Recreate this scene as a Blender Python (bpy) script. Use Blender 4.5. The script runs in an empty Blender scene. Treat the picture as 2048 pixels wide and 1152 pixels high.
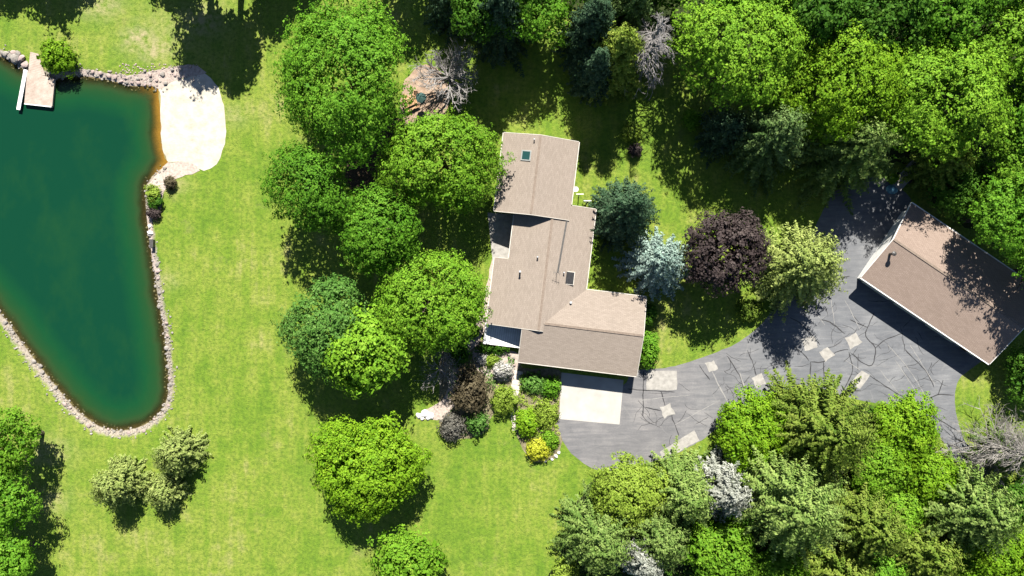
import bpy, bmesh, math, random
import numpy as np
from mathutils import Vector
from mathutils.geometry import delaunay_2d_cdt

# ------------------------------------------------------------------ camera, world, sun, exposure
SC = bpy.context.scene
COL = SC.collection
H = 95.0            # camera height, metres above the lawn
S = 15.0            # photograph pixels per metre on the lawn
SUN_EL, SUN_AZ = math.radians(47.5), math.radians(4)     # azimuth from +Y towards +X
cam_d = bpy.data.cameras.new('camera'); cam = bpy.data.objects.new('camera', cam_d); COL.objects.link(cam)
cam.location = (0, 0, H); cam.rotation_euler = (0, 0, 0)
cam_d.sensor_width = 36; cam_d.lens = 18 * H / (1024 / S); cam_d.clip_end = 6000; cam_d.clip_start = 0.5
SC.camera = cam
W = bpy.data.worlds.new('World'); SC.world = W; W.use_nodes = True
wn = W.node_tree.nodes; wl = W.node_tree.links
sky = wn.new('ShaderNodeTexSky'); sky.sky_type = 'NISHITA'; sky.sun_disc = False
sky.air_density = 0.5; sky.dust_density = 0.2; sky.sun_elevation = SUN_EL; sky.sun_rotation = SUN_AZ
wl.new(sky.outputs[0], wn['Background'].inputs[0]); wn['Background'].inputs[1].default_value = 0.065
sd = bpy.data.lights.new('sun', 'SUN'); sd.energy = 5.0; sd.angle = math.radians(0.5); sd.color = (1, 0.96, 0.88)
sun = bpy.data.objects.new('sun', sd); COL.objects.link(sun)
sun.rotation_euler = (-(math.pi / 2 - SUN_EL), 0, -SUN_AZ); sun.location = (0, 60, 80)
SC.view_settings.view_transform = 'Standard'; SC.view_settings.look = 'None'
SC.view_settings.gamma = 1; SC.view_settings.use_curve_mapping = False
SC.view_settings.exposure = 1.35
SC.cycles.max_bounces = 5; SC.cycles.diffuse_bounces = 1; SC.cycles.transmission_bounces = 3
SC.cycles.transparent_max_bounces = 6; SC.cycles.caustics_reflective = False; SC.cycles.caustics_refractive = False

RNG = np.random.default_rng(7); random.seed(7)
R = math.radians

def P(px, py, h=0.0):
    """point of the place seen at that place of the photograph, at height h"""
    k = (1 - h / H) / S
    return Vector(((px - 1024) * k, (576 - py) * k, h))

# ------------------------------------------------------------------ materials
def newmat(name):
    m = bpy.data.materials.new(name); m.use_nodes = True
    n = m.node_tree.nodes; n.clear()
    out = n.new('ShaderNodeOutputMaterial'); b = n.new('ShaderNodeBsdfPrincipled')
    m.node_tree.links.new(b.outputs[0], out.inputs[0])
    return m, n, m.node_tree.links, b, out

def ramp(n, stops):
    r = n.new('ShaderNodeValToRGB'); e = r.color_ramp.elements
    while len(e) < len(stops): e.new(0.5)
    for i, (p, c) in enumerate(stops):
        e[i].position = p; e[i].color = (*c, 1) if len(c) == 3 else c
    return r

def coords(n, l, scale=(1, 1, 1), rot=0, kind='Object'):
    tc = n.new('ShaderNodeTexCoord'); mp = n.new('ShaderNodeMapping')
    mp.inputs['Scale'].default_value = scale; mp.inputs['Rotation'].default_value = (0, 0, rot)
    l.new(tc.outputs[kind], mp.inputs['Vector']); return mp.outputs[0]

def noise(n, l, vec, scale, detail=4, rough=0.55):
    t = n.new('ShaderNodeTexNoise'); t.inputs['Scale'].default_value = scale
    t.inputs['Detail'].default_value = detail; t.inputs['Roughness'].default_value = rough
    l.new(vec, t.inputs['Vector']); return t.outputs[0]

def mix(n, l, fac, a, b, mode='MIX'):
    m = n.new('ShaderNodeMix'); m.data_type = 'RGBA'; m.blend_type = mode
    for s, v in ((0, fac), (6, a), (7, b)):
        if isinstance(v, (int, float)): m.inputs[s].default_value = v
        elif isinstance(v, tuple): m.inputs[s].default_value = (*v, 1)
        else: l.new(v, m.inputs[s])
    return m.outputs[2]

def mapr(n, l, v, a, b, c=0.0, d=1.0):
    m = n.new('ShaderNodeMapRange'); l.new(v, m.inputs[0])
    for i, x in enumerate((a, b, c, d)): m.inputs[i + 1].default_value = x
    return m.outputs[0]

def bump(n, l, b, h, strength=0.5, dist=0.05):
    k = n.new('ShaderNodeBump'); k.inputs['Strength'].default_value = strength; k.inputs['Distance'].default_value = dist
    l.new(h, k.inputs['Height']); l.new(k.outputs[0], b.inputs['Normal'])

def simple(name, c1, c2, scale=3, rough=0.8, spec=0.3, bmp=0.0, bscale=None, sc3=(1, 1, 1), rot=0):
    m, n, l, b, o = newmat(name); v = coords(n, l, sc3, rot)
    f = noise(n, l, v, scale, 5); r = ramp(n, [(0.3, c1), (0.7, c2)]); l.new(f, r.inputs[0])
    l.new(r.outputs[0], b.inputs['Base Color']); b.inputs['Roughness'].default_value = rough
    b.inputs['Specular IOR Level'].default_value = spec
    if bmp:
        bump(n, l, b, noise(n, l, v, bscale or scale * 4, 4), bmp, 0.06)
    return m

LEAF_GAIN = 1.55
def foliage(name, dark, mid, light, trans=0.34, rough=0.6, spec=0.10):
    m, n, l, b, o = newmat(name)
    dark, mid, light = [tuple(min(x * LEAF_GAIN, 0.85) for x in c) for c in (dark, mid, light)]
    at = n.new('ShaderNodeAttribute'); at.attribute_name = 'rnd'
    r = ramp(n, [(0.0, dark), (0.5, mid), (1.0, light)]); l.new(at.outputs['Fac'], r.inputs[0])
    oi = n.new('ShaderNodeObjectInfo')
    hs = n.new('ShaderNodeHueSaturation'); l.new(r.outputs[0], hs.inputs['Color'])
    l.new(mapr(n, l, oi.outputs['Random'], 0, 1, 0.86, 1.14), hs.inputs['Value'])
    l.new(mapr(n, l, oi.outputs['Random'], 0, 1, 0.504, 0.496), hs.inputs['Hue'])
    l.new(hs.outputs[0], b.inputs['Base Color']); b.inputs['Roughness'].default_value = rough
    b.inputs['Specular IOR Level'].default_value = spec
    t = n.new('ShaderNodeBsdfTranslucent'); l.new(hs.outputs[0], t.inputs[0])
    mx = n.new('ShaderNodeMixShader'); mx.inputs[0].default_value = trans
    l.new(b.outputs[0], mx.inputs[1]); l.new(t.outputs[0], mx.inputs[2]); l.new(mx.outputs[0], o.inputs[0])
    return m

M = {}
# lawn and pond bed (one sheet): distance to the waterline decides grass, gravel or mud
def ground_material():
    m, n, l, b, o = newmat('lawn'); v = coords(n, l)
    big = noise(n, l, v, 0.07, 4, 0.6); midn = noise(n, l, v, 0.35, 5, 0.65); fine = noise(n, l, v, 2.2, 6, 0.7)
    st = noise(n, l, coords(n, l, (0.9, 0.09, 1), R(12)), 1.0, 4, 0.6)
    r1 = ramp(n, [(0.15, (0.058, 0.130, 0.010)), (0.42, (0.104, 0.174, 0.016)), (0.60, (0.152, 0.202, 0.028)), (0.82, (0.225, 0.225, 0.075))])
    mxv = n.new('ShaderNodeMath'); mxv.operation = 'MULTIPLY_ADD'; l.new(midn, mxv.inputs[0]); mxv.inputs[1].default_value = 0.75
    sc = n.new('ShaderNodeMath'); sc.operation = 'MULTIPLY'; l.new(big, sc.inputs[0]); sc.inputs[1].default_value = 0.75
    l.new(sc.outputs[0], mxv.inputs[2])
    a2 = n.new('ShaderNodeMath'); a2.operation = 'MULTIPLY_ADD'; l.new(st, a2.inputs[0]); a2.inputs[1].default_value = 0.55
    l.new(mxv.outputs[0], a2.inputs[2])
    a3 = n.new('ShaderNodeMath'); a3.operation = 'SUBTRACT'; l.new(a2.outputs[0], a3.inputs[0]); a3.inputs[1].default_value = 0.52
    l.new(a3.outputs[0], r1.inputs[0])
    g = mix(n, l, mapr(n, l, fine, 0.3, 0.72, 0.0, 1.0), r1.outputs[0], (1.35, 1.25, 1.35), 'MULTIPLY')
    dk = mix(n, l, mapr(n, l, fine, 0.55, 0.30, 0.0, 0.75), g, (0.052, 0.100, 0.014))
    tuft = noise(n, l, v, 0.9, 5, 0.75)
    dk = mix(n, l, mapr(n, l, tuft, 0.52, 0.72, 0.0, 0.55), dk, (0.064, 0.115, 0.015))
    dry = noise(n, l, v, 0.16, 5, 0.7)
    dk = mix(n, l, mapr(n, l, dry, 0.60, 0.78, 0, 0.7), dk, (0.20, 0.19, 0.07))
    wa = n.new('ShaderNodeAttribute'); wa.attribute_name = 'worn'
    wm = n.new('ShaderNodeMath'); wm.operation = 'MULTIPLY'; l.new(wa.outputs['Fac'], wm.inputs[0]); l.new(mapr(n, l, noise(n, l, v, 1.1, 5, 0.7), 0.36, 0.62, 0, 1.2), wm.inputs[1])
    dk = mix(n, l, wm.outputs[0], dk, (0.30, 0.26, 0.14))
    at = n.new('ShaderNodeAttribute'); at.attribute_name = 'shore'
    wob = n.new('ShaderNodeMath'); wob.operation = 'MULTIPLY_ADD'; l.new(noise(n, l, v, 1.6, 4), wob.inputs[0]); wob.inputs[1].default_value = 1.0
    l.new(at.outputs['Fac'], wob.inputs[2])
    grav = ramp(n, [(0.3, (0.16, 0.13, 0.10)), (0.7, (0.36, 0.32, 0.26))]); l.new(noise(n, l, v, 5, 5), grav.inputs[0])
    mud = ramp(n, [(0.3, (0.034, 0.027, 0.016)), (0.7, (0.075, 0.056, 0.034))]); l.new(noise(n, l, v, 2.5, 5), mud.inputs[0])
    sa = n.new('ShaderNodeAttribute'); sa.attribute_name = 'sandy'
    mudc = mix(n, l, sa.outputs['Fac'], mud.outputs[0], (0.42, 0.23, 0.06))
    c = mix(n, l, mapr(n, l, wob.outputs[0], 1.05, 1.5), grav.outputs[0], dk)
    c = mix(n, l, mapr(n, l, wob.outputs[0], 0.35, 0.65), mudc, c)
    l.new(c, b.inputs['Base Color']); b.inputs['Roughness'].default_value = 0.9; b.inputs['Specular IOR Level'].default_value = 0.15
    hb = n.new('ShaderNodeMath'); hb.operation = 'ADD'; l.new(fine, hb.inputs[0]); l.new(noise(n, l, v, 7, 3, 0.7), hb.inputs[1])
    bump(n, l, b, hb.outputs[0], 0.9, 0.10)
    return m
M['lawn'] = ground_material()

def water_material():
    m, n, l, b, o = newmat('pond_water'); v = coords(n, l)
    at = n.new('ShaderNodeAttribute'); at.attribute_name = 'depth'
    w = n.new('ShaderNodeMath'); w.operation = 'MULTIPLY_ADD'; l.new(noise(n, l, v, 0.5, 5, 0.65), w.inputs[0]); w.inputs[1].default_value = 0.5
    l.new(at.outputs['Fac'], w.inputs[2])
    # murk: the deeper the water, the more of its own suspended colour is seen
    op = n.new('ShaderNodeMapRange'); l.new(w.outputs[0], op.inputs[0]); op.interpolation_type = 'SMOOTHSTEP'
    for i, x in enumerate((0.25, 0.95, 0.10, 1.0)): op.inputs[i + 1].default_value = x
    r = ramp(n, [(0.0, (0.034, 0.040, 0.013)), (0.35, (0.011, 0.046, 0.014)), (0.62, (0.0050, 0.046, 0.016)), (1.0, (0.0030, 0.035, 0.0170))])
    l.new(mapr(n, l, w.outputs[0], 0.3, 2.7), r.inputs[0])
    alg = noise(n, l, coords(n, l, (1, 0.55, 1), R(-30)), 0.13, 6, 0.7)
    c = mix(n, l, mapr(n, l, alg, 0.48, 0.78, 0, 0.5), r.outputs[0], (0.014, 0.056, 0.014))
    l.new(c, b.inputs['Base Color']); b.inputs['Roughness'].default_value = 0.12; b.inputs['Specular IOR Level'].default_value = 0.4; b.inputs['IOR'].default_value = 1.33
    bump(n, l, b, noise(n, l, v, 2.5, 4), 0.12, 0.02)
    tr = n.new('ShaderNodeBsdfTransparent'); tr.inputs[0].default_value = (0.78, 0.76, 0.55, 1)
    mx = n.new('ShaderNodeMixShader'); l.new(op.outputs[0], mx.inputs[0]); l.new(tr.outputs[0], mx.inputs[1]); l.new(b.outputs[0], mx.inputs[2])
    l.new(mx.outputs[0], o.inputs[0])
    return m
M['water'] = water_material()

def asphalt_material():
    m, n, l, b, o = newmat('asphalt'); v = coords(n, l)
    r = ramp(n, [(0.34, (0.090, 0.095, 0.105)), (0.52, (0.135, 0.139, 0.148)), (0.70, (0.205, 0.206, 0.210))])
    big = noise(n, l, v, 0.22, 5, 0.65); st = noise(n, l, coords(n, l, (0.28, 2.2, 1), R(-32)), 1.0, 5, 0.65)
    a = n.new('ShaderNodeMath'); a.operation = 'ADD'; l.new(big, a.inputs[0]); l.new(st, a.inputs[1])
    h = n.new('ShaderNodeMath'); h.operation = 'MULTIPLY'; l.new(a.outputs[0], h.inputs[0]); h.inputs[1].default_value = 0.52
    l.new(h.outputs[0], r.inputs[0])
    # older, browner surfacing by the house
    sx = n.new('ShaderNodeSeparateXYZ'); tc = n.new('ShaderNodeTexCoord'); l.new(tc.outputs['Object'], sx.inputs[0])
    old = mix(n, l, mapr(n, l, sx.outputs[0], 36, 20, 0, 0.7), r.outputs[0], mix(n, l, 1.0, r.outputs[0], (1.20, 1.10, 1.02), 'MULTIPLY'))
    # fine pale scuffs
    vo = n.new('ShaderNodeTexVoronoi'); vo.feature = 'DISTANCE_TO_EDGE'; vo.inputs['Scale'].default_value = 0.45
    wv = n.new('ShaderNodeMix'); wv.data_type = 'VECTOR'; wv.inputs[0].default_value = 0.25
    l.new(coords(n, l, (0.5, 1.6, 1), R(-40)), wv.inputs[4])
    nt = n.new('ShaderNodeTexNoise'); nt.inputs['Scale'].default_value = 0.6; l.new(v, nt.inputs['Vector']); l.new(nt.outputs[1], wv.inputs[5])
    l.new(wv.outputs[1], vo.inputs['Vector'])
    sc = mix(n, l, mapr(n, l, vo.outputs[0], 0.02, 0.0, 0, 0.22), old, (0.24, 0.23, 0.22))
    c = mix(n, l, mapr(n, l, noise(n, l, v, 5, 5, 0.75), 0.35, 0.7, 0, 0.35), sc, (0.085, 0.086, 0.09))
    c = mix(n, l, mapr(n, l, noise(n, l, v, 0.55, 6, 0.72), 0.56, 0.72, 0, 0.5), c, (0.075, 0.077, 0.082))
    l.new(c, b.inputs['Base Color']); b.inputs['Roughness'].default_value = 0.85; b.inputs['Specular IOR Level'].default_value = 0.25
    bump(n, l, b, noise(n, l, v, 14, 3), 0.4, 0.03)
    return m
M['asphalt'] = asphalt_material()

def shingle_material(name, c1, c2, c3):
    m, n, l, b, o = newmat(name); v = coords(n, l)
    br = n.new('ShaderNodeTexBrick'); br.inputs['Scale'].default_value = 1.0
    br.inputs['Brick Width'].default_value = 0.5; br.inputs['Row Height'].default_value = 0.16; br.inputs['Mortar Size'].default_value = 0.012
    br.inputs['Color1'].default_value = (*c1, 1); br.inputs['Color2'].default_value = (*c2, 1); br.inputs['Mortar'].default_value = (*[x * 0.55 for x in c1], 1)
    at = n.new('ShaderNodeAttribute'); at.attribute_name = 'roofuv'; l.new(at.outputs['Vector'], br.inputs['Vector'])
    f = noise(n, l, v, 3.5, 6, 0.75)
    c = mix(n, l, mapr(n, l, f, 0.3, 0.7, 0, 0.55), br.outputs[0], c3)
    big = noise(n, l, v, 0.35, 5, 0.6)
    c = mix(n, l, mapr(n, l, big, 0.55, 0.8, 0, 0.35), c, tuple(x * 0.62 for x in c1))
    l.new(c, b.inputs['Base Color']); b.inputs['Roughness'].default_value = 0.92; b.inputs['Specular IOR Level'].default_value = 0.2
    bump(n, l, b, br.outputs[1], -0.5, 0.02)
    return m
M['shingle'] = shingle_material('tan_shingle', (0.222, 0.184, 0.151), (0.275, 0.230, 0.192), (0.240, 0.197, 0.163))
M['shingle2'] = shingle_material('red_tan_shingle', (0.222, 0.168, 0.136), (0.268, 0.206, 0.170), (0.198, 0.150, 0.124))
M['ridge'] = simple('ridge_shingle', (0.15, 0.115, 0.09), (0.21, 0.165, 0.13), 4)
M['white'] = simple('white_paint', (0.62, 0.61, 0.58), (0.78, 0.77, 0.74), 1.5, 0.5)
M['trim'] = simple('cream_trim', (0.40, 0.37, 0.32), (0.52, 0.48, 0.42), 1.5, 0.6)
M['frame'] = simple('grey_frame', (0.20, 0.21, 0.20), (0.28, 0.29, 0.28), 2, 0.6)
M['siding'] = simple('cream_siding', (0.42, 0.38, 0.31), (0.50, 0.46, 0.38), 2, 0.6)
M['concrete'] = simple('white_concrete', (0.31, 0.292, 0.265), (0.41, 0.388, 0.355), 0.5, 0.85, 0.2, 0.2, 12)
M['patch'] = simple('patch_concrete', (0.22, 0.208, 0.19), (0.335, 0.318, 0.29), 1.6, 0.9, 0.2, 0.3, 10)
M['crack'] = simple('crack_sealer', (0.022, 0.022, 0.024), (0.045, 0.044, 0.045), 3, 0.6)
M['scar'] = simple('pale_joint_filler', (0.17, 0.165, 0.16), (0.27, 0.26, 0.245), 2, 0.9)
M['sand'] = simple('beach_sand', (0.345, 0.31, 0.25), (0.475, 0.44, 0.375), 0.9, 0.95, 0.1, 1.0, 2.2)
M['gravel'] = simple('path_gravel', (0.26, 0.21, 0.18), (0.44, 0.37, 0.32), 3.0, 0.95, 0.1, 0.8, 6)
M['mulch'] = simple('bark_mulch', (0.035, 0.024, 0.016), (0.085, 0.058, 0.038), 4, 0.95, 0.1, 0.9, 8)
M['beddirt'] = simple('pale_bed_soil', (0.10, 0.085, 0.05), (0.24, 0.21, 0.13), 2.0, 0.95, 0.1, 0.8, 7)
M['shaded_litter'] = simple('shaded_forest_litter', (0.016, 0.026, 0.008), (0.045, 0.060, 0.018), 1.4, 0.95, 0.1, 0.9, 6)  # near-black green: underbrush tone with the shade between trees painted in
M['dirt'] = simple('bare_dirt', (0.22, 0.15, 0.105), (0.36, 0.27, 0.20), 1.3, 0.95, 0.1, 0.6, 7)
M['paver'] = simple('pale_paver', (0.40, 0.34, 0.30), (0.54, 0.48, 0.43), 2, 0.85)
M['stone'] = simple('fieldstone', (0.13, 0.115, 0.10), (0.34, 0.31, 0.275), 1.2, 0.85, 0.25, 0.5, 6)
M['stone2'] = simple('pink_fieldstone', (0.22, 0.165, 0.15), (0.40, 0.32, 0.29), 1.4, 0.85, 0.25, 0.5, 6)
M['limestone'] = simple('white_limestone', (0.55, 0.53, 0.50), (0.75, 0.73, 0.70), 1.4, 0.8, 0.2, 0.4, 5)
M['wood'] = simple('weathered_plank', (0.30, 0.235, 0.19), (0.43, 0.355, 0.30), 1.2, 0.85, 0.2, 0.2, 10)
M['teak'] = simple('tan_wood', (0.36, 0.20, 0.10), (0.48, 0.29, 0.16), 2, 0.7)
M['darkwood'] = simple('dark_timber', (0.05, 0.036, 0.026), (0.10, 0.075, 0.055), 2, 0.85)
M['bark'] = simple('bark', (0.055, 0.042, 0.032), (0.12, 0.095, 0.075), 3, 0.95, 0.1, 0.8, 9)
M['greybark'] = simple('dead_grey_wood', (0.17, 0.158, 0.15), (0.31, 0.29, 0.275), 3, 0.9)
M['silverbark'] = simple('pale_dead_wood', (0.17, 0.155, 0.14), (0.30, 0.28, 0.25), 3, 0.9)
M['metal'] = simple('dark_metal', (0.04, 0.038, 0.036), (0.075, 0.07, 0.065), 4, 0.45, 0.5)
M['galv'] = simple('galvanised_metal', (0.30, 0.31, 0.32), (0.42, 0.43, 0.44), 4, 0.45, 0.5)
M['tarp'] = simple('blue_tarp', (0.08, 0.20, 0.28), (0.14, 0.30, 0.40), 2, 0.5)
M['canvas'] = simple('teal_canvas', (0.02, 0.05, 0.045), (0.04, 0.09, 0.08), 2, 0.8)
M['terra'] = simple('terracotta', (0.36, 0.17, 0.10), (0.46, 0.25, 0.16), 3, 0.8)
M['rubber'] = simple('tyre_rubber', (0.015, 0.015, 0.016), (0.03, 0.03, 0.032), 4, 0.8)
mg, n, l, b, o = newmat('skylight_glass'); b.inputs['Base Color'].default_value = (0.014, 0.05, 0.046, 1); b.inputs['Roughness'].default_value = 0.08; M['glass'] = mg

G = {}
G['maple'] = foliage('maple_leaves', (0.0300, 0.0920, 0.0060), (0.0700, 0.1700, 0.0110), (0.1250, 0.2300, 0.0220))
G['lime'] = foliage('lime_leaves', (0.0500, 0.1240, 0.0060), (0.1100, 0.2080, 0.0090), (0.1780, 0.2700, 0.0180))
G['bright'] = foliage('bright_leaves', (0.0430, 0.1120, 0.0070), (0.0940, 0.1940, 0.0120), (0.1620, 0.2620, 0.0250))
G['bluegreen'] = foliage('blue_green_leaves', (0.0300, 0.0880, 0.0120), (0.0700, 0.1550, 0.0260), (0.1300, 0.2150, 0.0520))
G['deep'] = foliage('deep_green_shaded_leaves', (0.0160, 0.0550, 0.0050), (0.0420, 0.1080, 0.0090), (0.0850, 0.1650, 0.0200))  # also paints the shaded side of the back trees as darker leaves
G['purple'] = foliage('purple_leaves', (0.0179, 0.0134, 0.0137), (0.0397, 0.0293, 0.0283), (0.0774, 0.0610, 0.0545), 0.2)
G['bronze'] = foliage('bronze_leaves', (0.0324, 0.0259, 0.0144), (0.0684, 0.0562, 0.0324), (0.1116, 0.0922, 0.0540), 0.25)
G['lavender'] = foliage('grey_violet_leaves', (0.0432, 0.0432, 0.0360), (0.0900, 0.0864, 0.0720), (0.1440, 0.1368, 0.1188), 0.25)
G['gold'] = foliage('golden_leaves', (0.1100, 0.1300, 0.0080), (0.2400, 0.2600, 0.0180), (0.3800, 0.3850, 0.0450), 0.35)
G['chartreuse'] = foliage('chartreuse_leaves', (0.075, 0.125, 0.012), (0.150, 0.215, 0.025), (0.225, 0.285, 0.05))
G['spruce'] = foliage('spruce_needles', (0.0180, 0.0480, 0.0100), (0.0500, 0.0920, 0.0240), (0.0950, 0.1400, 0.0450), 0.25, 0.65, 0.12)
G['olive'] = foliage('olive_needles', (0.0280, 0.0600, 0.0060), (0.0780, 0.1260, 0.0140), (0.1500, 0.1900, 0.0320), 0.25, 0.65, 0.12)
G['darkspruce'] = foliage('dark_spruce_needles', (0.008, 0.024, 0.011), (0.020, 0.046, 0.022), (0.046, 0.078, 0.040), 0.2, 0.65, 0.12)
G['bluespruce'] = foliage('blue_spruce_needles', (0.0350, 0.0720, 0.0580), (0.1000, 0.1500, 0.1280), (0.2050, 0.2620, 0.2250), 0.2, 0.65, 0.12)
G['silver'] = foliage('silver_needles', (0.0550, 0.0660, 0.0500), (0.1400, 0.1500, 0.1220), (0.2500, 0.2550, 0.2200), 0.2, 0.65, 0.12)
G['palespruce'] = foliage('pale_green_needles', (0.0580, 0.0940, 0.0180), (0.1380, 0.1800, 0.0420), (0.2500, 0.2900, 0.0850), 0.25, 0.65, 0.12)
G['smallspruce'] = foliage('young_spruce_needles', (0.0500, 0.0820, 0.0160), (0.1180, 0.1580, 0.0380), (0.2000, 0.2350, 0.0700), 0.25, 0.65, 0.12)
G['greygreen'] = foliage('grey_green_needles', (0.0280, 0.0660, 0.0100), (0.0760, 0.1300, 0.0250), (0.1480, 0.2000, 0.0520), 0.25, 0.65, 0.12)
G['white_fl'] = foliage('white_flowers', (0.0864, 0.1008, 0.0648), (0.2448, 0.2376, 0.2160), (0.3960, 0.3744, 0.3600), 0.2)

# ------------------------------------------------------------------ builders
def tag(o, label=None, cat=None, group=None, kind=None):
    if label: o['label'] = label
    if cat: o['category'] = cat
    if group: o['group'] = group
    if kind: o['kind'] = kind
    return o

def empty(name, loc, rz=0.0):
    o = bpy.data.objects.new(name, None); o.location = loc; o.rotation_euler = (0, 0, rz)
    o.empty_display_size = 0.3; COL.objects.link(o); return o

def link(name, me, mat, parent=None, loc=None):
    o = bpy.data.objects.new(name, me)
    if mat is not None and not me.materials: me.materials.append(mat)
    COL.objects.link(o)
    if parent is not None: o.parent = parent
    if loc is not None: o.location = loc
    return o

class MB:
    def __init__(s): s.v = []; s.f = []
    def add(s, vs, fs):
        k = len(s.v); s.v += [tuple(x) for x in vs]; s.f += [tuple(i + k for i in f) for f in fs]; return s
    def box(s, x0, x1, y0, y1, z0, z1):
        return s.add([(x0, y0, z0), (x1, y0, z0), (x1, y1, z0), (x0, y1, z0), (x0, y0, z1), (x1, y0, z1), (x1, y1, z1), (x0, y1, z1)],
                     [(3, 2, 1, 0), (4, 5, 6, 7), (0, 1, 5, 4), (1, 2, 6, 5), (2, 3, 7, 6), (3, 0, 4, 7)])
    def prism(s, pts, z0, z1):
        n = len(pts)
        zs0 = z0 if hasattr(z0, '__len__') else [z0] * n; zs1 = z1 if hasattr(z1, '__len__') else [z1] * n
        vs = [(p[0], p[1], z) for p, z in zip(pts, zs0)] + [(p[0], p[1], z) for p, z in zip(pts, zs1)]
        return s.add(vs, [tuple(range(n))[::-1], tuple(range(n, 2 * n))] + [(i, (i + 1) % n, n + (i + 1) % n, n + i) for i in range(n)])
    def tube(s, pts, rad, k=6):
        pts = [Vector(p) for p in pts]; n = len(pts); vs = []
        for i, p in enumerate(pts):
            d = (pts[min(i + 1, n - 1)] - pts[max(i - 1, 0)]).normalized()
            a = d.cross(Vector((0.3, 0.2, 1)) if abs(d.z) < 0.95 else Vector((1, 0, 0))).normalized(); c = d.cross(a)
            r = rad[i] if hasattr(rad, '__len__') else rad
            for j in range(k):
                t = 2 * math.pi * j / k; vs.append(p + (a * math.cos(t) + c * math.sin(t)) * r)
        fs = [(i * k + j, i * k + (j + 1) % k, (i + 1) * k + (j + 1) % k, (i + 1) * k + j) for i in range(n - 1) for j in range(k)]
        fs += [tuple(range(k))[::-1], tuple((n - 1) * k + j for j in range(k))]
        return s.add(vs, fs)
    def lathe(s, cx, cy, prof, k=14):
        vs = [(cx + r * math.cos(2 * math.pi * j / k), cy + r * math.sin(2 * math.pi * j / k), z) for r, z in prof for j in range(k)]
        n = len(prof)
        fs = [(i * k + j, i * k + (j + 1) % k, (i + 1) * k + (j + 1) % k, (i + 1) * k + j) for i in range(n - 1) for j in range(k)]
        fs += [tuple(range(k))[::-1], tuple((n - 1) * k + j for j in range(k))]
        return s.add(vs, fs)
    def mesh(s, name):
        me = bpy.data.meshes.new(name); me.from_pydata(s.v, [], s.f); me.update()
        bm = bmesh.new(); bm.from_mesh(me); bmesh.ops.recalc_face_normals(bm, faces=bm.faces); bm.to_mesh(me); bm.free()
        return me
    def build(s, name, mat, parent=None, loc=None): return link(name, s.mesh(name), mat, parent, loc)

def smooth_poly(pts, closed=True, step=0.6, jit=0.0, seed=1):
    """Catmull-Rom through pts (2-D), resampled"""
    rs = random.Random(seed); n = len(pts); out = []
    for i in range(n if closed else n - 1):
        g = lambda k: Vector(pts[k % n][:2]) if closed else Vector(pts[min(max(k, 0), n - 1)][:2])
        p0, p1, p2, p3 = g(i - 1), g(i), g(i + 1), g(i + 2)
        m = max(2, int((p2 - p1).length / step))
        for j in range(m):
            t = j / m
            q = 0.5 * ((2 * p1) + (p2 - p0) * t + (2 * p0 - 5 * p1 + 4 * p2 - p3) * t * t + (3 * p1 - p0 - 3 * p2 + p3) * t ** 3)
            out.append(q + Vector((rs.uniform(-jit, jit), rs.uniform(-jit, jit))))
    if not closed: out.append(Vector(pts[-1][:2]))
    return out

def px2(pts): return [P(x, y).to_2d() for x, y in pts]

def inside(pts, X, Y):
    c = np.zeros(X.shape, bool); n = len(pts)
    for i in range(n):
        x0, y0 = pts[i]; x1, y1 = pts[(i + 1) % n]
        if y0 == y1: continue
        hit = ((y0 > Y) != (y1 > Y)) & (X < (x1 - x0) * (Y - y0) / (y1 - y0) + x0); c ^= hit
    return c

def dist_poly(pts, X, Y, closed=True):
    d = np.full(X.shape, 1e9); n = len(pts)
    for i in range(n if closed else n - 1):
        x0, y0 = pts[i]; x1, y1 = pts[(i + 1) % n]; dx, dy = x1 - x0, y1 - y0; L = dx * dx + dy * dy + 1e-9
        t = np.clip(((X - x0) * dx + (Y - y0) * dy) / L, 0, 1)
        d = np.minimum(d, (X - x0 - t * dx) ** 2 + (Y - y0 - t * dy) ** 2)
    return np.sqrt(d)

# ------------------------------------------------------------------ terrain and pond
POND_PX = [(-60, 96), (0, 112), (35, 132), (62, 146), (110, 155), (160, 150), (215, 158), (262, 170), (298, 168), (318, 182), (319, 240), (322, 296), (334, 322),
           (312, 342), (294, 362), (288, 385), (290, 425), (296, 470), (304, 530), (314, 600), (325, 660), (332, 720), (335, 768), (328, 808), (306, 838), (270, 857),
           (226, 862), (190, 850), (150, 820), (110, 775), (60, 712), (20, 655), (0, 630), (-60, 570), (-180, 500), (-300, 440), (-360, 300), (-300, 150), (-180, 85)]
POND = smooth_poly(px2(POND_PX), True, 0.8)
BEACH_PX = [(316, 176), (350, 160), (390, 150), (410, 148), (430, 165), (446, 200), (452, 250), (446, 300), (432, 328), (408, 342), (384, 332), (355, 322), (334, 324), (323, 300), (319, 240)]
BEACH = smooth_poly(px2(BEACH_PX), True, 0.7, 0.12)
WATER_Z = -0.35
def terrain(X, Y):
    d = dist_poly(POND, X, Y); d = np.where(inside(POND, X, Y), -d, d)
    db = dist_poly(BEACH, X, Y); db = np.where(inside(BEACH, X, Y), 0, db)
    sandy = np.clip(1 - db / 3.4, 0, 1)
    edge = 1.3 + 5.0 * sandy
    up = WATER_Z * (1 - np.clip(d / edge, 0, 1)) ** 1.6
    slope = 0.50 - 0.30 * sandy
    dn = WATER_Z + np.maximum(d * slope, -3.0)
    return np.where(d > 0, up, dn), d, sandy
def height(x, y):
    z, d, s = terrain(np.array([x]), np.array([y])); return float(z[0])

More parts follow.
